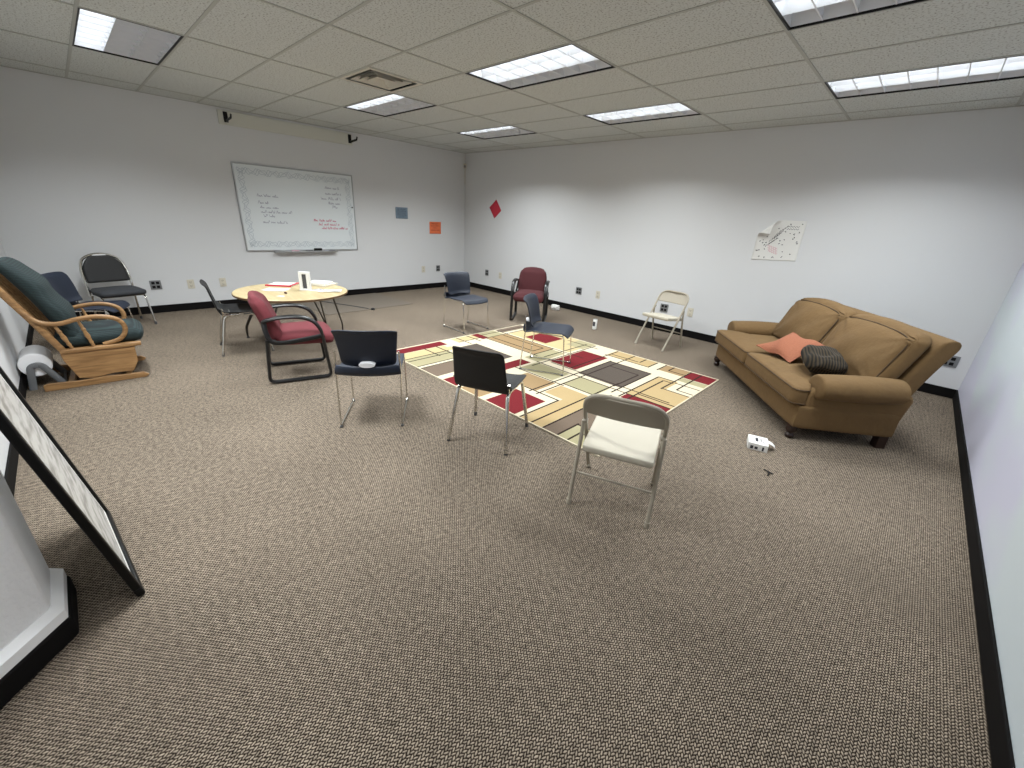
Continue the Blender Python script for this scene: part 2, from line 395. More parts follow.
def room():
    e = .12; YW = -LEN
    struct(G().box(-e, W + e, YW - e, e, -.1, 0).build('floor', M['carpet'], smooth=None))
    struct(G().box(-e, 0, YW - e, e, 0, H + .25).build('wall_left', M['wall'], smooth=None))
    struct(G().box(0, W, 0, e, 0, H + .25).build('wall_back', M['wall'], smooth=None))
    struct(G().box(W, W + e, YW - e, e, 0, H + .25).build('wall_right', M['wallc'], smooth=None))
    struct(G().box(0, W, YW - e, YW, 0, H + .25).build('wall_near', M['wall'], smooth=None))
    # ceiling tiles with openings for the fixtures and the vent
    xs = sorted(set([0, W] + [col(k) for k in range(-3, 4) if 0 < col(k) < W] + [VENT[1]]))
    ys = sorted(set([0, YW] + [row(l) for l in range(0, 11) if row(l) > YW]))
    holes = [(col(c), col(c + 1), row(l + 1), row(l)) for c, l, _ in LIGHTS] + [VENT]
    g = G()
    for i in range(len(xs) - 1):
        for j in range(len(ys) - 1):
            cx, cy = (xs[i] + xs[i + 1]) / 2, (ys[j] + ys[j + 1]) / 2
            if any(a < cx < b and c < cy < d for a, b, c, d in holes): continue
            g.box(xs[i], xs[i + 1], ys[j], ys[j + 1], H, H + .02)
    g.box(-e, W + e, YW - e, e, H + .25, H + .3)
    struct(g.build('ceiling', M['ceil'], smooth=None))
    g = G(); t = .0115
    for k in range(-3, 4):
        x = col(k)
        if 0 < x < W: g.box(x - t, x + t, YW, 0, H - .005, H + .018)
    for l in range(0, 11):
        y = row(l)
        if y > YW: g.box(0, W, y - t, y + t, H - .004, H + .017)
    g.box(VENT[1] - t, VENT[1] + t, VENT[2], VENT[3], H - .0045, H + .0175)
    for a in ((0, .02, YW, 0), (W - .02, W, YW, 0), (0, W, -.02, 0), (0, W, YW, YW + .02)): g.box(*a, H - .006, H + .016)
    struct(g.build('trim_1', M['grid'], smooth=None))
    bh = .105; t = .012
    struct(G().box(0, t, YW, 0, 0, bh).build('baseboard_left', M['base'], bevel=.004))
    struct(G().box(0, W, -t, 0, 0, bh).build('baseboard_back', M['base'], bevel=.004))
    struct(G().box(W - t, W, YW, 0, 0, bh).build('baseboard_right', M['base'], bevel=.004))
    struct(G().box(0, W, YW, YW + t, 0, bh).build('baseboard_near', M['base'], bevel=.004))
    # engaged pilaster on the near wall: plaster shaft, white moulding, dark vinyl base
    def poly(o):
        k = o * math.tan(R(22.5))
        return [(5.94 + o * 1.3, YW), (5.75 + k, -6.64 + o), (5.52 - k, -6.64 + o), (5.33 - o * 1.3, YW)]
    struct(G().prism(poly(0), .0, H).build('wall_pilaster', M['plaster'], bevel=.008))
    g = G(); g.prism(poly(.03), .095, .135); g.loft([[(x, y, .135) for x, y in poly(.03)], [(x, y, .158) for x, y in poly(.004)]])
    struct(g.build('trim_2', M['trimw'], smooth=30))
    struct(G().prism(poly(.038), 0, .097).build('baseboard_pilaster', M['base'], bevel=.012, bseg=3))
room()

# ------------------------------------------------------------------ ceiling fixtures
POWER = 40.0
def fixture(c, l, lit, label):
    cx, cy = (col(c) + col(c + 1)) / 2, (row(l) + row(l + 1)) / 2
    t = thing('ceiling_light', label, 'ceiling light', (cx, cy, H), 0, 'recessed fluorescent ceiling lights')
    hx, hy = T4 / 2 - .008, T2 / 2 - .008
    D = .10
    g = G()
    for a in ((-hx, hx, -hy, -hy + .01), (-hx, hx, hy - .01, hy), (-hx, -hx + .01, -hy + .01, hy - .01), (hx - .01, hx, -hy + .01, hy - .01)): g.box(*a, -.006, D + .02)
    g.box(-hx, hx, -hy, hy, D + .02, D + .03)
    g.build('housing', M['black'], t, smooth=None)  # black rim: the shadow gap round the fixture put into colour
    w = (2 * hy - .02) / 3
    for i in range(3):                                     # row 0 is the one farthest from the back wall
        y0 = -hy + .01 + i * w; y1 = y0 + w; on = i < lit
        g = G(); X0, X1 = -hx + .0105, hx - .0105
        def par(u, v, y0=y0, y1=y1): # parabolic trough
            yy = y0 + (y1 - y0) * v; k = 2 * v - 1
            return (X0 + (X1 - X0) * u, yy, .006 + (D - .006) * (1 - k * k) ** .55)
        g.grid(par, 1, 16)
        for xe in (X0 + .0005, X1 - .0005):
            ev = [par(0, v / 16) for v in range(17)]; g.add([(xe, p[1], p[2]) for p in ev] + [(xe, p[1], .006) for p in ev], [(k, k + 1, 18 + k, 17 + k) for k in range(16)])
        for n in range(1, 7):                              # cross blades, V section
            x = X0 + (X1 - X0) * n / 7
            vs = []
            for v in range(9):
                yy = y0 + (y1 - y0) * v / 8; k = 2 * v / 8 - 1; top = .006 + (.062) * (1 - k * k) ** .55
                vs += [(x - .004, yy, .004), (x + .004, yy, .004), (x, yy, top)]
            g.add(vs, [f for v in range(8) for f in ((3 * v, 3 * v + 3, 3 * v + 5, 3 * v + 2), (3 * v + 1, 3 * v + 2, 3 * v + 5, 3 * v + 4), (3 * v, 3 * v + 1, 3 * v + 4, 3 * v + 3))])
        lv = g.build('louver', M['reflw'] if on else M['refl'], t, smooth=40, label='bright lit louver row' if on else 'dull unlit louver row')
        ym = (y0 + y1) / 2
        tb = G().tube([(X0 + .01, ym, .078), (X1 - .01, ym, .078)], .014, 10).build('fluorescent_tube', M['tube_on'] if on else M['tube_off'], t)
    # the light the lit rows throw down, cut off by the louvers
    ld = bpy.data.lights.new('fluorescent_glow', 'AREA'); ld.shape = 'RECTANGLE'; ld.size = 2 * hx - .06; ld.size_y = w * lit - .03
    ld.energy = POWER * (.90 if lit == 2 else 1.2) * {(2, 8): .12, (0, 8): 2.2}.get((c, l), 1.0); ld.spread = R(SPREAD); ld.color = (.935, .98, 1.0)
    lo = bpy.data.objects.new('fluorescent_glow', ld); COL.objects.link(lo)
    lo.location = (cx, cy - hy + .01 + w * lit / 2, H - .008)
SPREAD = 138
LL = ['ceiling light nearest the corner of the two walls, only one row lit', 'lit ceiling light above the two navy chairs, nearer the back wall', 'long ceiling light over the brown sofa, nearer the back wall',
      'ceiling light beside the square air vent, only one row lit', 'large lit ceiling light over the middle of the room', 'ceiling light cut by the top edge of the photo at the right',
      'ceiling light over the rocking chair wall, leftmost in the photo', 'lit ceiling light over the open carpet, above the top edge of the photo', 'dim ceiling light directly above the camera']
for (c, l, n), lab in zip(LIGHTS, LL): fixture(c, l, n, lab)

def vent():
    cx, cy = (VENT[0] + VENT[1]) / 2, (VENT[2] + VENT[3]) / 2; h = T2 / 2 - .012
    t = thing('ceiling_vent', 'square louvered ceiling air vent beside a half lit light', 'air vent', (cx, cy, H))
    G().box(-h, h, -h, h, .16, .17).build('backing', M['black'], t, smooth=None)
    def ring(a0, z0, a1, z1):
        g = G()
        r0 = [(-a0, -a0, z0), (a0, -a0, z0), (a0, a0, z0), (-a0, a0, z0)]; r1 = [(-a1, -a1, z1), (a1, -a1, z1), (a1, a1, z1), (-a1, a1, z1)]
        g.add(r0 + r1, [(k, (k + 1) % 4, 4 + (k + 1) % 4, 4 + k) for k in range(4)]); return g
    ring(h, -.005, h - .035, -.005).build('frame', M['cone'], t, smooth=None, solid=.003)
    for a, b, z in ((h - .075, h - .105, .035), (h - .135, h - .165, .035)): ring(a, -.004, b, z).build('louver', M['cone'], t, smooth=None, solid=.002)
    g = ring(.10, -.004, .07, .03); g.box(-.07, .07, -.07, .07, .029, .032)
    g.build('louver', M['cone'], t, smooth=None, solid=.002)
vent()

# ------------------------------------------------------------------ wall furniture
def scribble(g, o, ux, uz, n, length, h, w, rnd, mi=0):
    # one line of illegible handwriting: short words of looping strokes
    o, ux, uz = Vector(o), Vector(ux), Vector(uz); x = 0
    while x < length:
        wl = min(length - x, h * rnd.uniform(2.2, 5)); pts = []; k = 0
        while k * h * .28 < wl:
            px = x + k * h * .28; pz = (h * rnd.uniform(.35, 1.0) if k % 2 else h * rnd.uniform(-.1, .15))
            if rnd.random() < .12: pz = h * 1.5
            pts.append(o + ux * px + uz * pz); k += 1
        if len(pts) > 1: g.strip(bez(pts, len(pts) * 4), w, n, mi)
        x += wl + h * .7

def whiteboard():
    y0, y1, z0, z1 = -4.375, -2.555, .825, 2.065
    t = thing('whiteboard', 'large whiteboard with marker writing and a drawn border on left wall', 'whiteboard', (0, (y0 + y1) / 2, z0))
    hw, hh = (y1 - y0) / 2, z1 - z0
    G().box(.002, .016, -hw, hw, 0, hh).build('panel', M['board'], t, smooth=None)
    g = G(); f = .018
    for a in ((-hw, hw, 0, f), (-hw, hw, hh - f, hh), (-hw, -hw + f, f, hh - f), (hw - f, hw, f, hh - f)): g.box(.002, .024, a[0], a[1], a[2], a[3])
    g.build('frame', M['alum'], t, bevel=.003)
    g = G(); g.box(.016, .085, -.52, .50, -.022, -.012); g.box(.078, .085, -.52, .50, -.012, .0); g.box(.002, .018, -.52, .5, -.03, .004)
    g.build('marker_tray', M['alum'], t, bevel=.002)
    n = (1, 0, 0); ux = (0, 1, 0); uz = (0, 0, 1); r = random.Random(3)
    g = G()
    def P(y, z): return (.0168, y, z)
    bw = .105
    for ph in (0, PI, PI * .5):                                    # the drawn vine border, three crossing waves
        for a, b, hz in (((-hw + .06, bw), (hw - .06, bw), 1), ((-hw + .06, hh - bw), (hw - .06, hh - bw), 1)):
            pts = []; N = 150
            for k in range(N + 1):
                y = a[0] + (b[0] - a[0]) * k / N; pts.append(P(y, a[1] + .036 * math.sin(y * 34 + ph) + .012 * math.sin(y * 77 + ph)))
            g.strip(pts, .007, n)
        for yy in (-hw + .1, hw - .1):
            pts = []
            for k in range(111):
                z = .06 + (hh - .12) * k / 110; pts.append(P(yy + .036 * math.sin(z * 34 + ph) + .012 * math.sin(z * 77 + ph), z))
            g.strip(pts, .007, n)
    g.build('drawn_border', M['inklt'], t, smooth=None)
    g = G()
    for i, (z, l, dx) in enumerate([(.80, .30, 0), (.70, .15, 0), (.635, .27, .02), (.57, .46, .02), (.51, .16, .05), (.42, .36, .03)]):
        scribble(g, P(-hw + .27 + dx, z), ux, uz, n, l, .026, .006, r)
    g.build('handwriting', M['ink'], t, smooth=None, label='list written in grey blue marker at the left')
    g = G()
    for z, l, dx in [(.99, .25, 0), (.90, .27, 0), (.82, .34, -.08), (.75, .2, .04), (.69, .1, .1)]:
        scribble(g, P(hw - .50 + dx, z), ux, uz, n, l, .028, .006, r)
    g.build('handwriting', M['ink'], t, smooth=None, label='lines of blue marker at the upper right')
    g = G()
    for z, l, dx in [(.47, .38, 0), (.41, .36, .07), (.35, .46, .12)]:
        scribble(g, P(.17 + dx, z), ux, uz, n, l, .026, .007, r)
    g.build('handwriting', M['inkred'], t, smooth=None, label='three lines in red marker')
    G().lathe([(.012, 0), (.012, .006), (.008, .009)], 12, X=Matrix.Translation((.0165, hw - .045, .72)) @ Matrix.Rotation(PI / 2, 4, 'Y')).build('magnet', M['black'], t)
    yc, zt = (y0 + y1) / 2, z0 - .012
    tag(G().rbox((.050, yc + .17, zt + .0262), (.038, .13, .05), .008, 6).build('board_eraser', M['black']), 'black eraser lying on the whiteboard tray', 'eraser')
    for i, (dy, c, lab) in enumerate([(.02, 'inkblk', 'marker on whiteboard tray, just left of eraser'), (-.2, 'inkred', 'marker on whiteboard tray, farthest left'), (.33, 'ink', 'first marker right of eraser on whiteboard tray'), (.41, 'inkblk', 'last marker at right end of whiteboard tray')]):
        X = Matrix.Translation((.05, yc + dy, zt + .009)) @ Matrix.Rotation(R(88 if i % 2 else 93), 4, 'Z') @ Matrix.Rotation(PI / 2, 4, 'Y')
        tag(G().lathe([(.006, -.06), (.009, -.055), (.009, .02), (.008, .022), (.0085, .055), (.005, .06)], 10, X=X).build('whiteboard_marker', M[c]), lab, 'marker', 'markers on the whiteboard tray')
whiteboard()

def screen_board():
    tag(G().box(0, .022, -4.43, -2.50, 2.525, 2.70).build('mounting_board', M['cream_board'], bevel=.003), 'long cream board fixed high on left wall above the whiteboard', 'mounting board')
    def br(y, lab):
        t = thing('screen_bracket', lab, 'bracket', (.019, y, 2.62), 0, 'black screen brackets')
        G().rbox((.006, 0, 0), (.012, .055, .13), .005, 4).build('wall_plate', M['black'], t)
        g = G(); g.tube(fillet([(.01, 0, -.045), (.25, 0, -.03), (.27, 0, .01)], .02), .013, 8, flat=(1.3, .8)); g.build('arm', M['black'], t)
    br(-4.34, 'black wall bracket at left end of the cream board'); br(-2.545, 'black wall bracket at right end of the cream board')
screen_board()

def wall_sheet(name, label, cat, o, ux, w, h, n, m, ink, lines, rot=0., seed=1):
    # a sheet taped to a wall; o its centre
    t = thing(name, label, cat, o)
    ux = Vector(ux); n = Vector(n); uz = Vector((0, 0, 1))
    if rot:
        q = Matrix.Rotation(rot, 3, n); ux = q @ ux; uz = q @ uz
    g = G(); th = .0012
    def P(a, b, d=0): return ux * a + uz * b + n * (.0004 + d)
    f = lambda u, v: P((u - .5) * w, (v - .5) * h, .004 * (abs(u - .5) * 2) ** 3 + .003 * (abs(v - .5) * 2) ** 4)
    g.grid(f, 8, 8); g.build('sheet', m, t, solid=th)
    if ink:
        g = G(); r = random.Random(seed)
        for (b, l, hh, ww) in lines:
            scribble(g, P(-l / 2, b, .0055), ux, uz, n, l, hh, ww, r)
        g.build('printed_lines', ink, t, smooth=None)
    return t
wall_sheet('wall_poster', 'slate blue sheet with lines of print on the left wall', 'poster', (0, -1.59, 1.50), (0, 1, 0), .27, .205, (1, 0, 0), M['bluepaper'], M['blueink'], [(.06, .2, .018, .006), (.025, .22, .018, .006), (-.01, .2, .018, .006), (-.045, .21, .018, .006), (-.08, .16, .018, .006)])
wall_sheet('wall_poster', 'orange sheet with lines of print on the left wall near corner', 'poster', (0, -.80, 1.245), (0, 1, 0), .29, .235, (1, 0, 0), M['orangepaper'], M['orangeink'], [(.07, .2, .02, .006), (.03, .22, .02, .006), (-.01, .1, .02, .006), (-.06, .22, .02, .006)], seed=5)
wall_sheet('paper_diamond', 'red square paper turned as a diamond on the back wall', 'paper', (.985, 0, 1.68), (1, 0, 0), .25, .26, (0, -1, 0), M['redpaper'], None, [], rot=R(38))

def flipchart():
    # large written sheet whose upper left corner has come loose and folds forward
    x0, x1, z0, z1 = 5.955, 6.455, 1.235, 1.70
    w, h = x1 - x0, z1 - z0
    t = thing('flipchart_sheet', 'large white marker-written sheet with its corner curling off the back wall', 'paper', (x0, 0, z0))
    nd = Vector((-.66, 0, .75)).normalized(); d0 = Vector((.06, 0, .20)).dot(nd) + .0
    p0 = Vector((.0, 0, .235)).dot(nd)      # fold line passes through the left edge
    rad = .035
    def P(u, v, off=0.):
        p = Vector((u * w, 0, v * h - .03 * (1 - u) * (1 - v))); s = p.dot(nd) - p0
        base = p - nd * max(0, s)
        y = -(.0004 + .006 * math.sin(3 * u + 1) ** 2 * v)
        if s <= 0: return Vector((p.x, y - off, p.z))
        a = s / rad
        if a < PI * .92:
            q = base + nd * (rad * math.sin(a)); yy = -rad * (1 - math.cos(a)); nn = Vector((0, -math.cos(a), 0)) - nd * math.sin(a) * 1
        else:
            a = PI * .92; e = s - rad * a
            q = base + nd * (rad * math.sin(a)) - nd * e * .97; yy = -rad * (1 - math.cos(a)) - e * .12
        return Vector((q.x, y + yy, q.z))
    G().grid(lambda u, v: P(u, v), 40, 40).build('sheet', M['white'], t, solid=.0012)
    r = random.Random(11); gk, gr = G(), G()
    def stroke(g, pts, wd):
        pp = [P(a, b) + Vector((0, -.0018, 0)) for a, b in pts]; g.strip(pp, wd, (0, -1, 0))
    for k in range(46):                                            # scattered small notes
        u, v = r.uniform(.06, .94), r.uniform(.06, .94)
        if (Vector((u * w, 0, v * h)).dot(nd) - p0) > -.02: continue
        pts = [(u + r.uniform(-.02, .02), v + r.uniform(-.02, .02)) for _ in range(5)]; stroke(gk, pts, .006)
    for k in range(7):
        u0 = r.uniform(.2, .3) + k * .035; v0 = .34 + k * .06
        if (Vector(((u0) * w, 0, (v0 + .12) * h)).dot(nd) - p0) > -.01: continue
        stroke(gk, [(u0 + i * .022, v0 + i * .02 + (.03 if i % 2 else 0)) for i in range(9)], .005)
    for k in range(4):
        stroke(gr, [(.3 + i * .025 + k * .01, .36 - k * .045 - i * .008 + (.03 if i % 2 else 0)) for i in range(10)], .005)
    for k in range(2):
        stroke(gk, [(.62 + i * .028, .84 - k * .06 + (.03 if i % 2 else 0)) for i in range(10)], .005)
    gk.build('handwriting', M['inkblk'], t, smooth=None, label='dark marker notes'); gr.build('handwriting', M['inkred'], t, smooth=None, label='red marker notes')
flipchart()

def outlet(kind, wall, p, z, label):
    if wall == 'A': X = frame_matrix((0, p, z), (0, 1, 0), (-1, 0, 0), (0, 0, 1))
    else: X = frame_matrix((p, 0, z), (1, 0, 0), (0, 1, 0), (0, 0, 1))
    t = thing('wall_outlet' if kind == 'ivory' else 'wall_plate', label, 'outlet' if kind == 'ivory' else 'wall plate', (0, 0, 0), 0, 'outlets along the walls')
    t.matrix_world = X
    if kind == 'ivory':
        G().rbox((0, -.003, 0), (.085, .008, .13), .003, 4).build('cover_plate', M['ivory'], t)
        for s in (-1, 1):
            so = G().rbox((0, -.0075, s * .027), (.034, .004, .036), .002, 4).build('socket', M['ivory'], t)
            g = G(); g.box(-.010, -.006, -.0105, -.0092, s * .027 - .004, s * .027 + .010); g.box(.006, .010, -.0105, -.0092, s * .027 - .004, s * .027 + .010); g.box(-.003, .003, -.0105, -.0092, s * .027 - .014, s * .027 - .008)
            g.build('slots', M['black'], so, smooth=None)
    else:
        w = {'grey': .125, 'slim': .10, 'wide': .24}[kind]
        G().rbox((0, -.004, 0), (w, .010, .125), .003, 4).build('cover_plate', M['greyplate'], t)
        n = 2 if w > .2 else 1
        for s in range(2 * n):
            cx = (s - (2 * n - 1) / 2) * (w * .8 / (2 * n))
            for q in (-1, 1):
                G().rbox((cx, -.010, q * .027), (w * .8 / (2 * n) * .72, .004, .034), .002, 3).build('socket', M['black'], t)
outlet('grey', 'A', -5.57, .39, 'grey metal wall plate beside the padded chrome chair')
outlet('ivory', 'A', -5.17, .375, 'ivory outlet on left wall, just left of the black table chair')
outlet('ivory', 'A', -4.77, .375, 'ivory outlet on left wall between black chair and round table')
outlet('ivory', 'A', -1.12, .41, 'ivory outlet on left wall below the posters')
outlet('slim', 'A', -.74, .415, 'slim grey plate on left wall nearest the room corner')
outlet('slim', 'B', .79, .385, 'slim grey plate on back wall nearest the room corner')
outlet('ivory', 'B', 1.21, .375, 'ivory outlet on back wall left of the maroon armchair')
outlet('grey', 'B', 3.27, .375, 'grey plate on back wall right of the maroon armchair')
outlet('ivory', 'B', 3.68, .37, 'ivory outlet on back wall above the white can')
outlet('grey', 'B', 4.91, .365, 'grey plate seen through the folding chair at the wall')
outlet('ivory', 'B', 5.32, .375, 'ivory outlet just right of the folding chair at the wall')
outlet('wide', 'B', 8.07, .39, 'wide grey plate on back wall behind the sofa corner')

def sensor():
    t = thing('corner_sensor', 'small pale sensor high in the corner of the room', 'sensor', (.03, -.03, 2.49), 45)
    G().rbox((0, -.01, 0), (.06, .05, .09), .012, 6).build('housing', M['ivory'], t)
    G().rbox((0, -.036, -.01), (.04, .008, .045), .004, 5).build('lens', M['greyplate'], t)
    G().tube([(0, .012, -.05), (0, .012, -.35)], .006, 6).build('cable', M['ivory'], t)
sensor()

# ------------------------------------------------------------------ rug
def rug():
    x0, x1, y0, y1 = 3.42, 6.38, -4.0, -1.60
    A = []   # (xa, xb, ya, yb, colour)
    def r(xa, xb, ya, yb, c): A.append((xa, xb, ya, yb, c))
    r(x0, x1, y0, y1, 'cream')
    # far-left corner band
    r(3.62, 3.82, y0, -3.30, 'yellow'); r(3.82, 4.08, y0, -3.38, 'sage'); r(3.45, 3.61, y0 + .1, -3.23, 'rred'); r(3.70, 3.80, -3.58, -3.25, 'yellow')
    r(4.15, 4.43, y0, -3.28, 'brown'); r(4.53, 4.74, y0, -3.62, 'rred'); r(4.80, 5.08, y0, -3.60, 'mtan')
    r(3.45, 3.62, -3.06, -2.70, 'yellow'); r(3.79, 4.45, -3.28, -2.90, 'grey')
    r(3.44, 3.69, -2.70, -2.58, 'rred'); r(3.44, 3.70, -2.58, -2.28, 'sage'); r(3.44, 3.60, -2.24, -1.70, 'brown')
    r(3.68, 4.54, -2.62, -2.24, 'mtan'); r(3.66, 4.75, -2.20, -1.62, 'yellow'); r(3.94, 4.32, -2.14, -1.76, 'rred')
    r(4.56, 4.72, -3.32, -2.88, 'rred'); r(4.54, 4.76, -2.80, -2.28, 'sage'); r(4.76, 5.23, -3.12, -2.82, 'sage'); r(4.92, 5.31, -3.46, -3.16, 'mtan')
    r(5.16, 5.53, y0, -3.58, 'rred'); r(5.60, 5.83, y0, -3.16, 'tan'); r(5.38, 5.62, -3.42, -3.16, 'tan')
    r(5.84, 6.22, y0, -3.34, 'brown'); r(5.99, 6.34, y0, -3.72, 'sage'); r(6.28, x1, y0, -3.36, 'tan')
    r(5.27, 5.80, -2.72, -2.06, 'grey'); r(5.36, 5.74, -3.09, -2.79, 'sage'); r(5.84, 6.18, -3.26, -2.96, 'yellow')
    r(4.82, 5.19, -2.66, -1.98, 'rred'); r(4.50, 4.78, -1.94, -1.62, 'sage'); r(5.10, 5.67, -1.88, -1.62, 'tan')
    r(5.90, x1, -2.80, -2.08, 'tan'); r(5.92, x1, -2.93, -2.80, 'rred'); r(6.08, x1, -1.88, -1.62, 'rred'); r(6.08, x1, -2.02, -1.89, 'sage'); r(6.12, x1, -2.38, -2.03, 'cream')
    r(5.79, 6.07, -1.86, -1.62, 'mtan')
    t = .009
    def lx(x, ya, yb): r(x - t, x + t, ya, yb, 'line')     # line across the rug depth
    def ly(y, xa, xb): r(xa, xb, y - t, y + t, 'line')
    lx(3.81, y0, -3.36); lx(3.89, y0, -3.40); lx(4.08, y0, -3.34); lx(4.14, y0, -3.28); ly(-3.57, 3.60, 3.92); ly(-3.40, 3.60, 4.10)
    ly(-2.96, 3.44, 3.76); ly(-2.78, 3.44, 3.74); lx(3.62, -3.06, -2.58); lx(3.67, -2.64, -1.7)
    ly(-2.63, 3.66, 4.60); ly(-2.24, 3.48, 5.0); lx(4.54, -2.63, -2.24); ly(-2.53, 3.70, 4.44); ly(-2.33, 3.70, 4.44); lx(4.44, -2.53, -2.33); lx(3.53, -2.6, -1.62)
    lx(4.80, -2.95, -1.66); lx(4.68, -2.6, -1.7); ly(-2.80, 4.74, 6.36); ly(-3.14, 4.72, 5.40)
    ly(-3.47, 5.12, 5.59); lx(5.59, y0, -3.46); lx(5.72, y0, -2.62); lx(5.84, y0, -2.96); lx(5.36, -3.52, -1.62); lx(5.27, -3.52, -2.04)
    lx(5.73, -2.74, -2.22); ly(-2.22, 5.37, 5.73); lx(5.80, -2.9, -2.06); ly(-2.06, 5.27, 5.80)
    ly(-2.68, 4.86, 6.3); ly(-3.10, 5.36, 5.80); lx(5.12, -2.64, -1.62); ly(-1.76, 4.4, 4.9); ly(-1.88, 5.08, 5.68); ly(-1.80, 5.12, 5.5); lx(5.52, -1.8, -1.62); lx(5.67, -1.88, -1.62)
    lx(5.90, -2.93, -2.08); lx(5.99, -2.93, -2.15); ly(-2.15, 5.99, 6.1); ly(-2.08, 5.90, 6.1); lx(6.08, -2.40, -1.62); lx(6.20, -2.30, -1.62); ly(-2.38, 6.08, x1)
    lx(5.78, -1.88, -1.62); ly(-1.79, 5.88, 6.08); lx(5.88, -1.79, -1.62); ly(-2.12, 6.1, x1); ly(-2.3, 6.2, x1)
    lx(5.99, y0, -3.70); ly(-3.72, 5.99, 6.34); lx(6.09, y0, -3.82); ly(-3.82, 6.09, 6.34); lx(6.22, y0 + .7, -2.96); ly(-2.72, 5.99, x1)
    b = .012
    A2 = [(x0, x0 + b, y0, y1), (x1 - b, x1, y0, y1), (x0, x1, y0, y0 + b), (x0, x1, y1 - b, y1)]
    for q in A2: r(*q, 'cream')
    xs = sorted(set(round(max(x0, min(x1, v)), 4) for a in A for v in a[:2])); ys = sorted(set(round(max(y0, min(y1, v)), 4) for a in A for v in a[2:4]))
    names = ['cream', 'tan', 'yellow', 'sage', 'brown', 'grey', 'rred', 'line', 'mtan']
    g = G(); zt = .012
    vi = {}
    for j, y in enumerate(ys):
        for i, x in enumerate(xs): vi[i, j] = len(g.v); g.v.append((x, y, zt))
    for i in range(len(xs) - 1):
        for j in range(len(ys) - 1):
            cx, cy = (xs[i] + xs[i + 1]) / 2, (ys[j] + ys[j + 1]) / 2; c = 'cream'
            for a in A:
                if a[0] <= cx <= a[1] and a[2] <= cy <= a[3]: c = a[4]
            g.f.append((vi[i, j], vi[i + 1, j], vi[i + 1, j + 1], vi[i, j + 1])); g.mi.append(names.index(c))
    g.box(x0, x1, y0, y1, 0.001, zt - .0008, 0)
    o = g.build('area_rug', [M['rug_' + n] for n in names], smooth=None)
    tag(o, 'geometric area rug in cream, tan, brown and red blocks on the carpet', 'rug')
rug()

# ------------------------------------------------------------------ chairs
def navy_chair(label, loc, rz):
    t = thing('stacking_chair', label, 'chair', loc, rz, 'navy stacking chairs with thin chrome sled legs')
    # seat: shallow dished panel with a rolled front edge
    def seat(u, v):
        k = 2 * u - 1; y = -.215 + .46 * v; hw = .225 + .006 * math.sin(PI * min(1, v * 1.1))
        z = .445 + .012 * k * k - .012 * math.sin(PI * v)
        if v < .2:                                                       # turned-up rear lip wrapping below the back
            q = (.2 - v) / .2; y = -.123 - .130 * math.sin(min(1, q * 1.35) * PI / 2) + .03 * k * k * q
            z += -.034 * math.sin(min(1, q / .55) * PI / 2) + (.085 * ((q - .45) / .55) ** 1.5 if q > .45 else 0)
            hw += .010 * math.sin(q * PI)
        if v > .85: z -= .055 * ((v - .85) / .15) ** 2
        if v > .9: hw -= .02 * ((v - .9) / .1) ** 2
        return (k * hw, y, z)
    G().grid(seat, 14, 18).build('seat', M['navy'], t, solid=.014, sub=1)
    def back(u, v):
        k = 2 * u - 1
        hw = .198 + .028 * v ** 1.5
        if v < .12: hw -= .025 * ((.12 - v) / .12) ** 2
        z = .47 + .30 * v; y = -.205 - .035 * v - .03 * v ** 3
        y += .055 * k * k * (1 - .25 * v)
        if v < .2: y += .02 * ((.2 - v) / .2) ** 2
        y -= .02 * max(0, (v - .9) / .1)
        z -= .012 * abs(k) ** 6 * v
        return (k * hw, y, z)
    G().grid(back, 18, 18).build('backrest', M['navy'], t, solid=.014, sub=1)
    G().lathe([(.052, -.026), (.056, -.021), (.056, .026), (.052, .030)], 24, X=Matrix.Translation((0, -.232, .508)) @ Matrix.Rotation(PI / 2, 4, 'X') @ Matrix.Diagonal((1, .36, 1, 1))).build('handle_plate', M['silver'], t, label='silver oval plate low on the backrest')
    for s in (-1, 1):
        g = G(); x = s * .225
        pts = [(s * .222, -.215, .60), (s * .228, -.205, .45), (x, -.245, .012), (x, .24, .012), (x * .98, .205, .425), (x * .98, -.12, .435)]
        g.tube(fillet(pts, [.02, .03, .035, .035, .035, .02], 6), .0062, 8)
        g.build('sled_leg', M['chrome'], t)
        for yy in (-.235, .23):
            G().rbox((x, yy, .0075), (.022, .03, .015), .005, 4).build('foot_glide', M['rubber'], t)
    g = G(); g.tube([(-.222, .19, .428), (.222, .19, .428)], .0062, 8); g.tube([(-.222, -.12, .434), (.222, -.12, .434)], .0062, 8)
    g.build('crossbar', M['chrome'], t)
    return t
n1 = navy_chair('navy stacking chair seen from behind, left of the black chair', (4.775, -4.84, 0), 53.4)
dup(n1, (3.07, -2.48, 0), -91, 'navy stacking chair near room corner, off the far rug edge')
dup(n1, (4.91, -2.84, .0125), -63, 'navy stacking chair standing on the rug in front of maroon armchair')
dup(n1, (1.50, -6.27, 0), -24, 'navy stacking chair half hidden behind the green rocking chair')

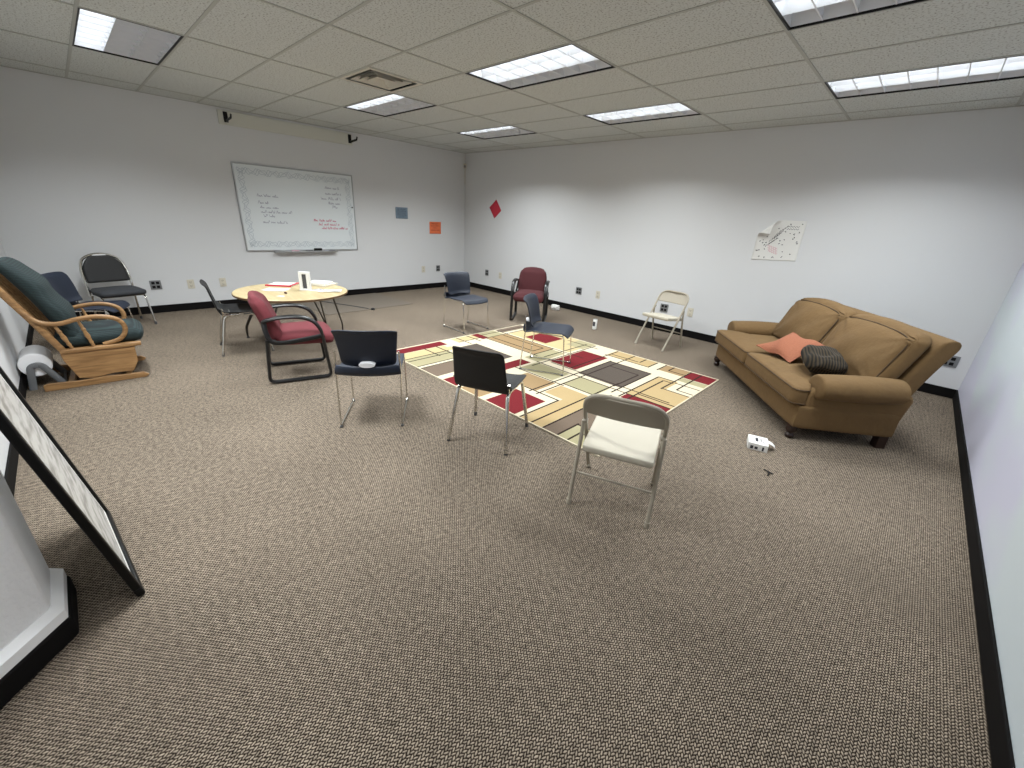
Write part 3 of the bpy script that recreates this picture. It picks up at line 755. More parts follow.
def school_chair(label, loc, rz):
    t = thing('plastic_chair', label, 'chair', loc, rz, 'black plastic chairs on chrome legs')
    def seat(u, v):
        k = 2 * u - 1; y = -.20 + .42 * v; hw = .215 + .01 * math.sin(PI * v)
        if v > .85: hw -= .05 * ((v - .85) / .15) ** 2
        z = .445 + .02 * abs(k) ** 3 - .02 * math.sin(PI * min(1, v * 1.15)) * (1 - k * k)
        if v > .85: z -= .03 * ((v - .85) / .15) ** 2
        if v < .2: z += .05 * ((.2 - v) / .2) ** 2
        return (k * hw, y, z)
    G().grid(seat, 14, 16).build('seat', M['blackp'], t, solid=.012, sub=1)
    def back(u, v):
        k = 2 * u - 1; hw = .206 - .022 * v
        if v > .92: hw -= .018 * ((v - .92) / .08) ** 2
        z = .43 + .325 * v; y = -.195 - .075 * v
        if v > .86: y -= .03 * ((v - .86) / .14) ** 2
        y += .012 * k * k
        if v < .18: y += .02 * ((.18 - v) / .18) ** 2
        return (k * hw, y, z)
    G().grid(back, 14, 16).build('backrest', M['blackp'], t, solid=.013, sub=1)
    for s in (-1, 1):
        for fr in (-1, 1):
            top = (s * .185, fr * .15, .425); g = G()
            pts = [(s * .185, fr * .02, .425), top, (s * .228, fr * .235, .012)]
            g.tube(fillet(pts, [0, .06, 0], 8), .0135, 10)
            lg = g.build('leg', M['chrome'], t)
            d = (Vector(pts[2]) - Vector(top)).normalized(); e = Vector(pts[2])
            G().tube([e - d * .03, e - d * .0 - Vector((0, 0, .011))], .0135, 10).build('foot_cap', M['rubber'], lg)
    g = G(); g.tube([(-.185, .1, .43), (.185, .1, .43)], .009, 8); g.tube([(-.185, -.1, .43), (.185, -.1, .43)], .009, 8)
    g.tube(fillet([(-.2, -.17, .50), (-.19, -.15, .43), (-.185, -.02, .428)], .03), .009, 8); g.tube(fillet([(.2, -.17, .50), (.19, -.15, .43), (.185, -.02, .428)], .03), .009, 8)
    g.build('seat_frame', M['chrome'], t)
    return t
k1 = school_chair('black plastic chair with chrome legs at the near rug edge', (5.62, -4.36, 0), 24)
dup(k1, (2.38, -5.14, 0), -10, 'black plastic chair pushed to the left side of round table')

def folding_chair(label, loc, rz):
    t = thing('folding_chair', label, 'chair', loc, rz, 'beige metal folding chairs')
    # hoop: front feet up the back and over
    side = lambda s: [(s * .214, .215, .008), (s * .214, -.105, .50)]
    L_, R_ = side(-1), side(1)
    top = [(-.214, -.234, .722), (.214, -.234, .722)]
    pts = fillet(L_ + top + R_[::-1], [0, .05, .135, .135, .05, 0], 10)
    G().tube(pts, .0125, 10).build('frame', M['beige'], t)
    def plate(u, v):
        k = 2 * u - 1; z = .576 + .144 * v; y = -.155 - .078 * v - .022 * (1 - k * k)
        q = max(0, (z - .612) / .11); hw = .214 - .115 * (1 - math.sqrt(max(0, 1 - min(1, q) ** 2)))
        return (k * hw, y, z)
    G().grid(plate, 16, 10).build('backrest', M['beige'], t, solid=.009, sub=1)
    def seat(p, u, v, w):
        if w > 0: p.z -= .010 * (1 - u * u) * (1 - v * v)
        p.z += .022 * v
        return p
    G().rbox((0, -.005, .402), (.392, .42, .05), .018, 10, fn=seat).build('seat', M['beigelight'], t)
    for s in (-1, 1):
        pts = [(s * .225, -.225, .008), (s * .222, -.125, .42), (s * .22, -.128, .51)]
        lg = G().tube(fillet(pts, .05), .0115, 10).build('rear_leg', M['beige'], t)
        G().tube([(s * .225, -.2255, .0), (s * .225, -.221, .03)], .0145, 10).build('foot_cap', M['beige'], lg)
        G().tube([(s * .212, .2155, .0), (s * .212, .197, .028)], .0145, 10).build('foot_cap', M['beige'], t)
        G().lathe([(.016, -.012), (.018, -.008), (.018, .008), (.016, .012)], 14, X=Matrix.Translation((s * .212, -.118, .505)) @ Matrix.Rotation(PI / 2, 4, 'Y')).build('hinge', M['beige'], t)
    G().tube([(-.224, -.178, .195), (.224, -.178, .195)], .007, 8).build('crossbar', M['beige'], t)
    return t
f1 = folding_chair('beige metal folding chair nearest the camera, seen from behind', (6.672, -4.278, 0), 20.7)
dup(f1, (5.275, -.84, 0), 174, 'beige metal folding chair facing the room against the back wall')

def arm_chair(label, loc, rz, fab, fablabel):
    t = thing('armchair', label, 'chair', loc, rz, 'upholstered sled base armchairs')
    def sfn(p, u, v, w):
        if v > 0: p.z -= .02 * v ** 3
        p.x *= 1 - .06 * max(0, -v)
        return p
    G().rbox((0, .075, .398), (.47, .48, .115), .052, 12, crown=(.01, .015, .022), fn=sfn).build('seat', fab, t)
    def bfn(p, u, v, w):   # shaped back: narrower at top, curved, leaning
        zz = (p.z + .215) / .43
        p.x *= 1 - .10 * abs(w) ** 3 - .03 * max(0, w)
        p.y += .03 * (u * u) - .126 * zz - .02 * zz * zz
        return p
    G().rbox((0, -.155, .565), (.45, .115, .42), .055, 14, crown=(.008, .012, .03), fn=bfn).build('backrest', fab, t)
    for s in (-1, 1):
        x = s * .262
        # sled side: rear upright, floor runner, front leg, up and over to a curved arm
        loop = [(x, -.24, .42), (x, -.27, .021), (x, .255, .021), (x, .215, .43)]
        g = G(); g.tube(fillet(loop, [0, .05, .05, 0], 8), .0185, 10, flat=(1.15, .85)); g.build('sled_leg', M['blackmetal'], t)
        arm = bez([(x, .215, .42), (x, .20, .49), (x, .145, .570), (x, .04, .612), (x, -.10, .616), (x * .99, -.22, .595), (x * .9, -.245, .58)], 40)
        g = G(); g.tube(arm, [.018 + .006 * math.sin(PI * i / (len(arm) - 1)) for i in range(len(arm))], 10, flat=(1.35, .8)); g.build('armrest', M['blackmetal'], t)
        g = G(); g.tube(bez([(x, .215, .425), (x, .09, .405), (x, -.10, .385), (x, -.2, .40), (x * .97, -.235, .47), (x * .9, -.245, .58)], 30), .018, 10, flat=(1.2, .8)); g.build('side_rail', M['blackmetal'], t)
    g = G(); g.tube([(-.262, .16, .40), (.262, .16, .40)], .012, 8); g.tube([(-.262, -.18, .395), (.262, -.18, .395)], .012, 8); g.build('crossbar', M['blackmetal'], t)
    return t
arm_chair('burgundy armchair with black sled frame beside the round table', (3.48, -4.955, 0), -16.5, M['red'], '')
arm_chair('maroon armchair with black sled frame facing the rug at the back wall', (3.20, -1.25, 0), -145, M['maroon'], '')

def banquet_chair():
    t = thing('padded_chair', 'chrome framed chair with dark padded oval back against left wall', 'chair', (.56, -6.0, 0), -77)
    def sfn(p, u, v, w):
        p.x *= 1 - .05 * max(0, -v); return p
    G().rbox((0, .02, .425), (.44, .40, .07), .032, 12, crown=(.006, .006, .022), fn=sfn).build('seat', M['greypad'], t)
    def oval(u, v, th=.0):
        k = 2 * u - 1; z = .515 + .315 * v; y = -.2 - .075 * v
        hw = .203 * (1 - .55 * max(0, (v - .35) / .65) ** 2.4)
        return (k * hw, y + .012 - .018 * (1 - k * k) * 0, z)
    g = G(); g.grid(lambda u, v: oval(u, v), 12, 14); g.build('backrest', M['blackp'], t, solid=.035, sub=1)
    hoop = [(-.215, -.185, .36), (-.215, -.205, .54), (-.205, -.245, .69), (-.15, -.275, .80), (0, -.285, .845), (.15, -.275, .80), (.205, -.245, .69), (.215, -.205, .54), (.215, -.185, .36)]
    G().tube(bez(hoop, 60), .0155, 10, flat=(1, 1)).build('back_hoop', M['chrome'], t)
    for s in (-1, 1):
        for fr, ye in ((1, .205), (-1, -.24)):
            pts = [(s * .20, fr * .0, .38), (s * .205, fr * .165, .38), (s * .225, ye, .012)]
            lg = G().tube(fillet(pts, [0, .05, 0], 8), .0115, 10).build('leg', M['chrome'], t)
            e = Vector(pts[2]); d = (e - Vector(pts[1])).normalized()
            G().tube([e - d * .03, e - Vector((0, 0, .011))], .0135, 10).build('foot_cap', M['rubber'], lg)
    g = G(); g.tube([(-.2, .15, .385), (.2, .15, .385)], .01, 8); g.tube([(-.2, -.15, .385), (.2, -.15, .385)], .01, 8); g.build('crossbar', M['chrome'], t)
    G().rbox((0, -.272, .822), (.13, .024, .030), .008, 5).build('handle', M['silver'], t, label='silver hand hold at the top of the back')
banquet_chair()

# ------------------------------------------------------------------ round table and what lies on it
TC = (2.36, -4.56); TZ = .60
def table():
    t = thing('round_table', 'round maple laminate table with thin chrome legs and papers on it', 'table', (TC[0], TC[1], 0))
    G().lathe([(.60, TZ - .03), (.606, TZ - .024), (.606, TZ - .006), (.60, TZ)], 64).build('tabletop', [M['maple']], t)
    G().lathe([(.6065, TZ - .026), (.6095, TZ - .024), (.6095, TZ - .008), (.6065, TZ - .006)], 64).build('edge_band', M['dkedge'], t)
    G().lathe([(.33, TZ - .075), (.33, TZ - .031)], 32).build('apron', M['blackmetal'], t)
    for a in (-50, -130, 68, 118):
        c, s = math.cos(R(a)), math.sin(R(a)); g = G()
        px, py = -s, c
        foot = Vector((c * .60, s * .60, .012)) if a < 0 else Vector(((.02, .545, .012) if a == 68 else (-.22, .42, .012)))
        for w in (-1, 1):
            tp = Vector((c * .36, s * .36)) if a < 0 else Vector((.40, .30) if a == 68 else (.36, .12))
            g.tube(fillet([(tp.x + px * w * .05, tp.y + py * w * .05, TZ - .03), foot + Vector((px * w * .012, py * w * .012, .12)), foot], [0, .05, 0]), .0095, 8)
        lg = g.build('leg', M['dulsteel'], t)
        G().lathe([(.016, 0), (.018, .004), (.014, .02)], 12, X=Matrix.Translation((foot.x, foot.y, 0))).build('foot_cap', M['rubber'], lg)
    g = G(); g.tube([(c0 * .30, s0 * .30, TZ - .05) for c0, s0 in ((math.cos(R(-50)), math.sin(R(-50))), (math.cos(R(130)), math.sin(R(130))))], .009, 8); g.build('brace', M['chrome'], t)
table()
def sheet_on_table(name, label, x, y, rz, w, h, z, th, m, cat='paper', group=None, extra=None):
    t = thing(name, label, cat, (x, y, z), rz, group)
    r = random.Random(int(x * 100)); ph = r.uniform(0, 6)
    f = lambda u, v: ((u - .5) * w, (v - .5) * h, .0015 + .003 * math.sin(3 * u + ph) ** 2 * (abs(v - .5) * 2) ** 2)
    if th < .004:
        G().grid(f, 8, 8).build('sheet', m, t, solid=.001)
    else:
        G().rbox((0, 0, th / 2), (w, h, th), .003, 4).build('pages', m, t)
    if extra: extra(t, w, h, th)
    return t
def prints(t, w, h, th):
    g = G(); r = random.Random(2)
    for k in range(5): scribble(g, (-w * .38, h * (.3 - .14 * k), max(th, .005) + .001), (1, 0, 0), (0, 1, 0), (0, 0, 1), w * .75, .012, .003, r)
    g.build('printed_lines', M['ink'], t, smooth=None)
def redcover(t, w, h, th):
    g = G(); g.box(-w / 2 - .004, w / 2 + .004, -h / 2 - .004, -h / 2 + .03, th, th + .003); g.box(-w / 2 - .004, w / 2 + .004, -h / 2 - .006, -h / 2 - .003, 0, th + .003); g.box(w / 2 - .03, w / 2 + .005, -h / 2, h / 2, th, th + .003)
    g.build('red_edge', M['redpaper'], t, smooth=None, label='red border of the cover')
def display():
    t = thing('table_sign', 'upright white card holder with a dark window on round table', 'sign holder', (2.40, -4.42, TZ), 45)
    g = G(); w = .125; hh = .215
    g.box(-w / 2, -w / 2 + .038, -.02, .02, .0, hh); g.box(w / 2 - .038, w / 2, -.02, .02, 0, hh); g.box(-w / 2 + .038, w / 2 - .038, -.02, .02, 0, .02); g.box(-w / 2 + .038, w / 2 - .038, -.02, .02, hh - .028, hh)
    g.build('holder', M['white'], t, bevel=.003)
    G().box(-w / 2 + .038, w / 2 - .038, -.012, .012, .02, hh - .028).build('window', M['rubber'], t, smooth=None, label='dark grey window strip')
    G().box(-w / 2 - .005, w / 2 + .005, -.03, .03, 0, .004).build('base', M['white'], t, smooth=None)
display()
sheet_on_table('booklet', 'white booklet with red edge lying at back of round table', 1.93, -4.52, 48, .30, .26, TZ, .012, M['white'], 'booklet', None, redcover)
sheet_on_table('paper_sheet', 'white sheet on round table in front of red-edged booklet', 2.23, -4.70, 46, .26, .20, TZ, .002, M['white'], 'paper', 'papers on the round table', prints)
sheet_on_table('book', 'lower cream book of the pile behind the card holder', 2.12, -4.12, 30, .30, .26, TZ, .022, M['ivory'], 'book', 'books on the round table')
sheet_on_table('book', 'upper white book of the pile behind the card holder', 2.10, -4.13, 44, .25, .22, TZ + .0225, .016, M['white'], 'book', 'books on the round table')
sheet_on_table('paper_sheet', 'printed sheet on round table just right of card holder', 2.50, -4.30, 20, .20, .15, TZ, .002, M['white'], 'paper', 'papers on the round table', prints)
sheet_on_table('paper_sheet', 'printed sheet nearest the right rim of round table', 2.61, -4.19, 62, .20, .14, TZ + .006, .002, M['white'], 'paper', 'papers on the round table', prints)
tag(G().rbox((0, 0, .008), (.05, .022, .016), .006, 5).build('eraser_block', M['maroon'], loc=(2.52, -4.69, TZ)), 'small dark red block lying on near part of round table', 'block')
sheet_on_table('sticky_note', 'tiny white paper scrap at near edge of round table', 2.66, -4.79, 30, .07, .05, TZ, .002, M['white'], 'note')

# ------------------------------------------------------------------ glider rocking chair
def glider():
    t = thing('glider_chair', 'oak glider rocking chair with dark green cushions by near wall', 'rocking chair', (2.50, -6.36, 0), -4)
    hw = .27
    for s in (-1, 1):
        x = s * hw
        prof = [(-.33, 0), (.31, 0), (.335, .022), (.30, .048), (.15, .05), (.05, .062), (-.12, .052), (-.30, .062), (-.33, .05)]
        X = frame_matrix((x - .016, 0, 0), (0, 1, 0), (0, 0, 1), (1, 0, 0))
        G().prism(prof, 0, .032, X=X).build('base_runner', M['oak'], t, bevel=.004)
        # side panel: wider on top
        prof = [(-.11, .075), (-.02, .06), (.10, .08), (.24, .075), (.285, .16), (.29, .30), (-.17, .30), (-.165, .24)]
        X = frame_matrix((x - .010 + s * .005, 0, 0), (0, 1, 0), (0, 0, 1), (1, 0, 0))
        G().prism(prof, 0, .02, X=X).build('side_panel', M['oak'], t, bevel=.004)
        G().rbox((x, .085, .317), (.055, .51, .036), .010, 6).build('seat_rail', M['oak'], t)
        # bentwood arm: from the back post, down and forward, looping down into the rail
        arm = bez([(x, -.345, .80), (x, -.295, .67), (x * 1.03, -.225, .575), (x * 1.06, -.12, .55), (x * 1.08, 0.0, .578), (x * 1.07, .13, .585), (x * 1.05, .235, .545), (x * 1.02, .265, .46), (x, .215, .375), (x, .10, .34)], 60)
        G().tube(arm, .0145, 10, flat=(1.0, 1.25)).build('armrest', M['oak'], t)
        for y0, yt in ((-.09, -.125), (.04, .02)):
            L = .545 - .335; prof = [(.010, 0), (.013, .02), (.010, .03), (.015, .045), (.011, .06), (.018, .10), (.012, .145), (.016, .16), (.010, .175), (.012, .19), (.009, L + .02)]
            d = Vector((0, yt - y0 - .02, L)).normalized(); q = Vector((0, 0, 1)).rotation_difference(d).to_matrix().to_4x4()
            G().lathe(prof, 12, X=Matrix.Translation((x * 1.02, y0, .33)) @ q).build('spindle', M['oak'], t)
        # back post
        post = bez([(x * .92, -.145, .30), (x * .95, -.255, .58), (x, -.345, .80), (x, -.425, 1.0), (x * .93, -.445, 1.05)], 24)
        G().tube(post, .019, 10, flat=(1, 1.3)).build('back_post', M['oak'], t)
    cr = bez([(-hw * .93, -.44, 1.04), (-.14, -.46, 1.085), (0, -.465, 1.10), (.14, -.46, 1.085), (hw * .93, -.44, 1.04)], 20)
    G().tube(cr, .026, 10, flat=(.7, 1.3)).build('crest_rail', M['oak'], t)
    for k in range(5):
        x = -.16 + .08 * k
        G().tube([(x, -.15, .33), (x, -.29, .66), (x, -.455, 1.075)], .009, 8).build('back_spindle', M['oak'], t)
    G().box(-hw, hw, -.19, -.15, .012, .045).build('crossbar', M['oak'], t, bevel=.004); G().box(-hw, hw, .18, .22, .012, .045).build('crossbar', M['oak'], t, bevel=.004)
    G().box(-hw, hw, -.16, .29, .300, .325).build('seat_deck', M['oak'], t, bevel=.004)
    def sf(p, u, v, w):
        p.z += .012 * math.cos(u * 4.5 * PI) * (1 if w > 0 else 0) * (1 - .6 * abs(v)); return p
    G().rbox((0, .085, .385), (.50, .56, .115), .055, 16, crown=(.008, .015, .02)).build('seat_cushion', M['green'], t)
    def bf(p, u, v, w):
        zz = (p.z + .325); p.y -= .41 * zz - .04 * math.sin(zz / .72 * PI); p.x *= 1 - .12 * max(0, w) ** 2
        p.y += .012 * math.cos(zz * 26) * (1 if v > 0 else 0)
        return p
    G().rbox((0, -.062, .70), (.47, .115, .65), .055, 18, crown=(.01, .02, .01), fn=bf).build('back_cushion', M['green'], t)
glider()

def roll():
    t = thing('paper_roll_holder', 'white roll on a grey bent floor bracket behind the rocking chair', 'roll holder', (2.52, -6.715, 0), 0)
    X = Matrix.Translation((0, 0, .20)) @ Matrix.Rotation(PI / 2, 4, 'Y')
    G().lathe([(.03, -.20), (.092, -.20), (.097, -.194), (.097, .104), (.092, .11), (.03, .11)], 32, X=X).build('roll', M['foam'], t)
    G().tube([(-.24, 0, .20), (.15, 0, .20)], .014, 10).build('axle', M['greybr'], t)
    for xb in (-.225, .135):
        g = G(); g.tube(fillet([(xb, -.06, .0), (xb, -.03, .20), (xb, .03, .21), (xb, .13, .0)], [0, .03, .03, 0]), .018, 8, flat=(.45, 1.3)); g.build('bracket_leg', M['greybr'], t)
    G().tube([(-.225, .13, .012), (.135, .13, .012)], .01, 8).build('floor_bar', M['greybr'], t)
roll()

# ------------------------------------------------------------------ sofa
def sofa():
    t = thing('sofa', 'tan two-cushion sofa with rolled arms set across the room corner', 'sofa', SOFA_LOC, SOFA_ROT)
    hw = .93
    ex = {1: 0, -1: .07}                                                  # the near end sits a little wider
    G().rbox((-.035, -.34, .205), (2 * hw + .05, .76, .21), .03, 10).build('base', M['sofa'], t)
    # thick leaning back: one side profile swept along the sofa, its ends rounded over
    prof = [(-.70, .10), (-.745, .30), (-.82, .52), (-.90, .70), (-.965, .82), (-.975, .865), (-.955, .893), (-.915, .903), (-.865, .895), (-.82, .862), (-.74, .70), (-.66, .52), (-.61, .36), (-.60, .10)]
    pl = [(p.x, p.y) for p in bez([(a, b, 0) for a, b in prof], 52)]
    cy, cz = -.79, .5
    rings = []
    ends = [(-1.0, .30), (-.998, .14), (-.985, .05), (-.96, .012), (-.92, 0), (-.5, 0), (0, 0), (.5, 0), (.92, 0), (.96, .012), (.985, .05), (.998, .14), (1.0, .30)]
    for u, ins in ends:
        drop = -.012 * abs(u) ** 3
        rings.append([(u * (hw - .015) + .015, a + ((-.70 - (b - .3) * .36) - a) * ins * 1.5, b + (drop * max(0, b - .5) / .4) - .06 * ins * max(0, b - .6)) for a, b in pl])
    G().loft(rings).build('back', M['sofa'], t, smooth=60)
    for s in (-1, 1):
        prof2 = [(.0, .10), (-.70, .10), (-.765, .42), (-.74, .47), (-.10, .50), (.0, .40)]
        X = frame_matrix((s * (hw - .065 + ex[s]) - .045, 0, 0), (0, 1, 0), (0, 0, 1), (1, 0, 0))
        G().prism(prof2, 0, .09, X=X).build('side_panel', M['sofa'], t, bevel=.03, bseg=3)
        N = 24; rings = []
        for u in [.0, .008, .02, .04, .1, .2, .35, .5, .65, .8, .9, 1.0]:
            e = min(1, u / .04); rr = (.80 + .20 * math.sqrt(max(0, 1 - (1 - e) ** 2))) * (.104 + .010 * math.sin(PI * u))
            rings.append([(s * (hw - .045 + ex[s]) + rr * 1.15 * math.cos(2 * PI * k / N), -.050 - .585 * u,   .465 + .02 * u + rr * .9 * math.sin(2 * PI * k / N)) for k in range(N)])
        am = G().loft(rings).build('arm', M['sofa'], t, smooth=50)
        ring = [(s * (hw - .045 + ex[s]) + .090 * 1.15 * math.cos(2 * PI * k / N), -.060, .465 + .090 * .9 * math.sin(2 * PI * k / N)) for k in range(N)]
        G().tube(ring, .006, 6, closed=True).build('piping', M['sofapipe'], am)
        # T shaped seat cushion reaching in front of the arm
        x_in, x_arm, x_out = s * .004, s * (hw - .165 + ex[s]), s * (hw - .02 + ex[s])
        outl = [(x_in, -.55), (x_arm, -.55), (x_arm, -.03), (x_out, -.02), (x_out, .10), (x_in, .10)]
        pl2 = [p[:2] for p in fillet([(a, b, 0) for a, b in outl], [.03, .03, .02, .04, .07, .05], 6, closed=True)]
        cxm = sum(p[0] for p in pl2) / len(pl2); cym = -.2
        rings = []
        for ins, z in ((.08, .296), (.03, .300), (.006, .318), (0, .345), (.0, .40), (.006, .425), (.03, .440), (.07, .447), (.25, .460), (.5, .472), (.75, .478), (.95, .480)):
            rings.append([(a + (cxm - a) * ins, b + (cym - b) * ins, z) for a, b in pl2])
        c = G().loft(rings).build('seat_cushion', M['sofa'], t, smooth=60)
        for z, ins in ((.316, .004), (.428, .004)):
            G().tube([(a + (cxm - a) * ins, b + (cym - b) * ins, z) for a, b in pl2], .0055, 6, closed=True).build('piping', M['sofapipe'], c)
        # loose back cushion, gathered at its upper corners
        wx, wz, cx, cz2 = .85, .46, s * .43 - .035, .676
        def bc(p, u, v, w):
            for cu in (-1, 1):
                for cw in (1, -1):
                    dx, dz = p.x - cu * (wx / 2 - .02), p.z - cw * (wz / 2 - .02); d = math.hypot(dx, dz); a = math.atan2(dz, dx)
                    if v > -.2: p.y += .016 * math.sin(a * 13) * math.exp(-d / .12) * min(1, d / .03)
            if v > 0: p.y += .008 * math.sin(p.x * 17 + p.z * 14) * (1 - u * u) * (1 - w * w)
            p.y -= .44 * p.z; p.z -= .03 * u * u * max(0, w) - .02 * max(0, w)
            return p
        c = G().rbox((cx, -.635, cz2), (wx, .17, wz), .065, 30, crown=(.012, .075, .02), fn=bc).build('back_cushion', M['sofa'], t, smooth=60)
        e = []
        for k in range(60):
            a = 2 * PI * k / 60; ca, sa = math.cos(a), math.sin(a)
            u = math.copysign(abs(ca) ** .25, ca); w = math.copysign(abs(sa) ** .25, sa); pz = w * (wz / 2 - .022)
            e.append((cx + u * (wx / 2 - .022), -.635 + .075 - .44 * pz, cz2 + pz - .03 * u * u * max(0, w) + .02 * max(0, w)))
        G().tube(e, .006, 6, closed=True).build('piping', M['sofapipe'], c)
    for s in (-1, 1):
        pr = [(.022, 0), (.03, .012), (.034, .03), (.024, .048), (.036, .062), (.044, .082), (.04, .105), (.046, .115)]
        G().lathe(pr, 18, X=Matrix.Translation((s * (.87 + ex[s]), .01, 0))).build('front_foot', M['darkwood'], t)
        G().box(s * (.87 + ex[s]) - .035, s * (.87 + ex[s]) + .035, -.70, -.63, 0, .11).build('rear_foot', M['darkwood'], t, bevel=.004)
SOFA_LOC, SOFA_ROT = (6.692, -1.751, 0), 126.9
sofa()
SO = Matrix.Translation(SOFA_LOC) @ Matrix.Rotation(R(SOFA_ROT), 4, 'Z')
def pillow():
    p = SO @ Vector((-.16, -.215, .568))
    t = thing('throw_pillow', 'salmon orange throw pillow lying on the sofa seat', 'pillow', p, 126.9 + 14)
    g = G(); n = 20
    def sh(u, v, sgn):
        a, b = 2 * u - 1, 2 * v - 1
        th = .062 * (1 - a ** 2) ** .55 * (1 - b ** 2) ** .55
        pin = 1 - .10 * (1 - (abs(a) - abs(b)) ** 2) * 0 
        x = a * .225 * (1 - .10 * (1 - b * b) * abs(a)); y = b * .19 * (1 - .10 * (1 - a * a) * abs(b))
        return (x, y, sgn * th + .012 * math.sin(a * 5 + b * 3))
    top = [sh(i / n, j / n, 1) for j in range(n + 1) for i in range(n + 1)]; bot = [sh(i / n, j / n, -1) for j in range(n + 1) for i in range(n + 1)]
    fs = [(j * (n + 1) + i, j * (n + 1) + i + 1, (j + 1) * (n + 1) + i + 1, (j + 1) * (n + 1) + i) for j in range(n) for i in range(n)]
    g.add(top, fs); g.add(bot, [f[::-1] for f in fs])
    X = Matrix.Rotation(R(-22), 4, 'X')
    g.v = [tuple(X @ Vector(v)) for v in g.v]
    g.build('cover', M['orange'], t, smooth=60)
    edge = [sh(k / n, 0, 0) for k in range(n)] + [sh(1, k / n, 0) for k in range(n)] + [sh(1 - k / n, 1, 0) for k in range(n)] + [sh(0, 1 - k / n, 0) for k in range(n)]
    G().tube([X @ Vector(e) for e in edge], .005, 6, closed=True).build('piping', M['orange'], t)
pillow()
def throw():
    p = SO @ Vector((-.63, -.235, .510))
    t = thing('rolled_blanket', 'dark olive striped blanket bundled against the near sofa arm', 'blanket', p, 126.9 - 14)
    def fn(q, u, v, w):
        d = noise.noise(Vector((q.x * 9, q.y * 9, q.z * 9))) * .03
        q.z += d; q.y += .6 * d; q.z += .02 * math.sin(u * 3)
        return q
    G().rbox((0, 0, .085), (.39, .26, .13), .064, 20, crown=(.03, .02, .03), fn=fn).build('bundle', M['throw'], t, smooth=70)
    g = G()
    sp = [(.03 + .0095 * k) * 1.0 for k in range(7)]
    pts = []
    for k in range(60):
        a = k * .28; r = .015 + .00105 * k
        pts.append((.186 + .012 * math.sin(k * .3), r * 1.2 * math.cos(a), .085 + r * .9 * math.sin(a)))
    g.tube(pts, .009, 6); g.build('rolled_end', M['throw'], t)
throw()

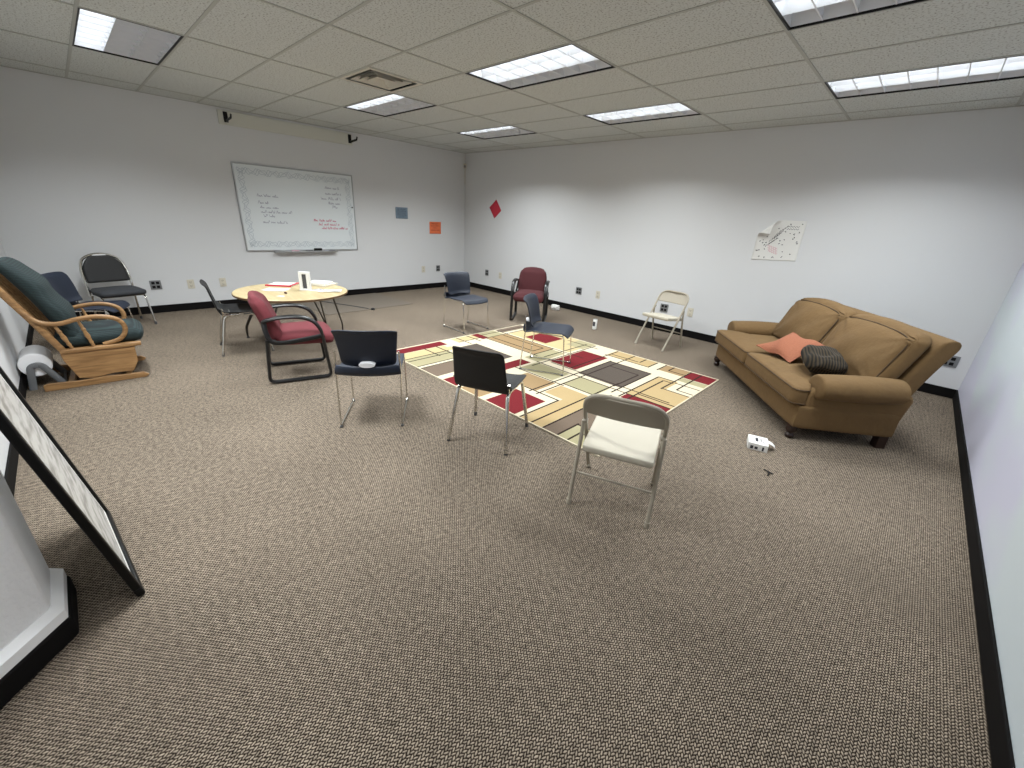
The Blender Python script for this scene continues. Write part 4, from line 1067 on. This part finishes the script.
# ------------------------------------------------------------------ small things on the floor
def small():
    # medicine-style carton
    t = thing('carton', 'small white printed carton lying on carpet before the sofa', 'box', (7.113, -2.895, 0), 17)
    G().rbox((0, 0, .0275), (.135, .15, .055), .002, 4).build('body', M['white'], t)
    g = G(); g.grid(lambda u, v: (.065 + .055 * v, -.02 + .055 * u, .054 - .028 * v * v), 4, 6); g.build('flap', M['white'], t, solid=.001)
    g = G(); g.box(-.02, .0, -.03, .035, .0552, .0557); g.box(.015, .022, -.02, .03, .0552, .0557); g.box(.03, .045, -.035, -.022, .0552, .0557)
    g.box(-.05, -.03, -.0760, -.0753, .008, .034); g.box(-.02, .0, -.0760, -.0753, .01, .03); g.box(.03, .042, -.0760, -.0753, .006, .038)
    g.build('printed_marks', M['inkblk'], t, smooth=None)
    g = G(); g.tube(bez([(-.03, .02, .006), (0, .0, .012), (.035, .0, .006)], 10), .0045, 6); g.tube(bez([(0, 0, .010), (.012, -.02, .008), (.01, -.045, .005)], 10), .004, 6)
    tag(g.build('hair_tie', M['black'], loc=(7.28, -3.25, 0)), 'tiny dark forked scrap on carpet in front of carton', 'scrap')
    t = thing('drink_can', 'tall white can standing on carpet near the back wall', 'can', (4.23, -.85, 0))
    G().lathe([(.028, 0), (.033, .006), (.033, .148), (.027, .157)], 24).build('body', M['white'], t)
    G().lathe([(.027, .157), (.028, .160), (.024, .1585)], 24).build('rim', M['steel'], t)
    g = G(); g.grid(lambda u, v: (.0334 * math.cos(-2.2 + u * 1.3), .0334 * math.sin(-2.2 + u * 1.3), .05 + .07 * v), 6, 1); g.build('printed_marks', M['inkblk'], t)
    # crumpled bag beside armchair
    def fn(q, u, v, w):
        q *= 1 + .35 * noise.noise(Vector((u * 2.1, v * 2.3, w * 2.2)) * 1.2); return q
    tag(G().rbox((0, 0, .045), (.15, .11, .09), .042, 12, fn=fn).build('plastic_bag', M['white'], loc=(2.97, -.26, 0), smooth=60), 'crumpled white bag on the floor behind the maroon armchair', 'bag')
    # carpet offcut on the floor at the left wall
    t = thing('floor_mat', 'darker rectangle of carpet laid along left wall behind the table', 'floor mat', (.66, -2.95, 0), 3)
    G().box(-.62, .62, -.85, .72, .0005, .006).build('pile', M['mat'], t, smooth=None)
    G().tube([(.60, -.12, .008), (-.55, -.62, .008)], .012, 6).build('cable', M['rubber'], t, label='dark cord lying over the mat') if False else None
    tag(G().tube(bez([(1.25, -3.06, .012), (.9, -3.2, .012), (.45, -3.40, .012), (.03, -3.55, .012)], 20), .006, 6).build('power_cord', M['rubber']), 'dark cord running over the floor mat to left wall', 'cord')
    tag(G().lathe([(.03, 0), (.036, .008), (.026, .026), (.01, .032)], 18).build('door_stop', M['black'], loc=(1.32, -3.02, 0)), 'small black lump at the end of the floor cord', 'door stop')
small()

def picture():
    # frame leaning against the pilaster
    bl, br = Vector((4.98, -6.49, 0)), Vector((5.71, -6.43, 0)); w = (br - bl).length; h = .98
    ux = (br - bl).normalized(); back = Vector((-ux.y, ux.x, 0)) * -1; lean = math.atan(.17)
    uz = (Vector((0, 0, 1)) * math.cos(lean) + back * math.sin(lean)); n = ux.cross(uz) * 1.0
    t = thing('picture_frame', 'large black framed grey picture leaning at the white pilaster', 'picture', (0, 0, 0))
    t.matrix_world = frame_matrix(bl + Vector((0, 0, .001)), ux, -n, uz)
    # local: x along, z up, -y is the front (into the room is +n)
    g = G(); f = .035; d = .028
    for a in ((0, w, 0, f), (0, w, h - f, h), (0, f, f, h - f), (w - f, w, f, h - f)): g.box(a[0], a[1], 0 - d * .0, d, a[2], a[3])
    g.build('frame', M['black'], t, bevel=.005)
    G().box(f, w - f, .008, .016, f, h - f).build('mat_board', M['white'], t, smooth=None) 
    G().box(f + .03, w - f - .03, .0162, .0175, f + .035, h - f - .035).build('print', M['sketch'], t, smooth=None)
picture()

# ------------------------------------------------------------------ world and view
w = bpy.data.worlds.new('world'); scn.world = w; w.use_nodes = True
w.node_tree.nodes['Background'].inputs['Color'].default_value = (.5, .5, .55, 1); w.node_tree.nodes['Background'].inputs['Strength'].default_value = .0
vs = scn.view_settings
scn.display_settings.display_device = 'sRGB'
vs.view_transform = 'Standard'; vs.look = 'None'; vs.exposure = 0.0; vs.gamma = 1.0; vs.use_curve_mapping = False
scn.cycles.max_bounces = 10; scn.cycles.diffuse_bounces = 6
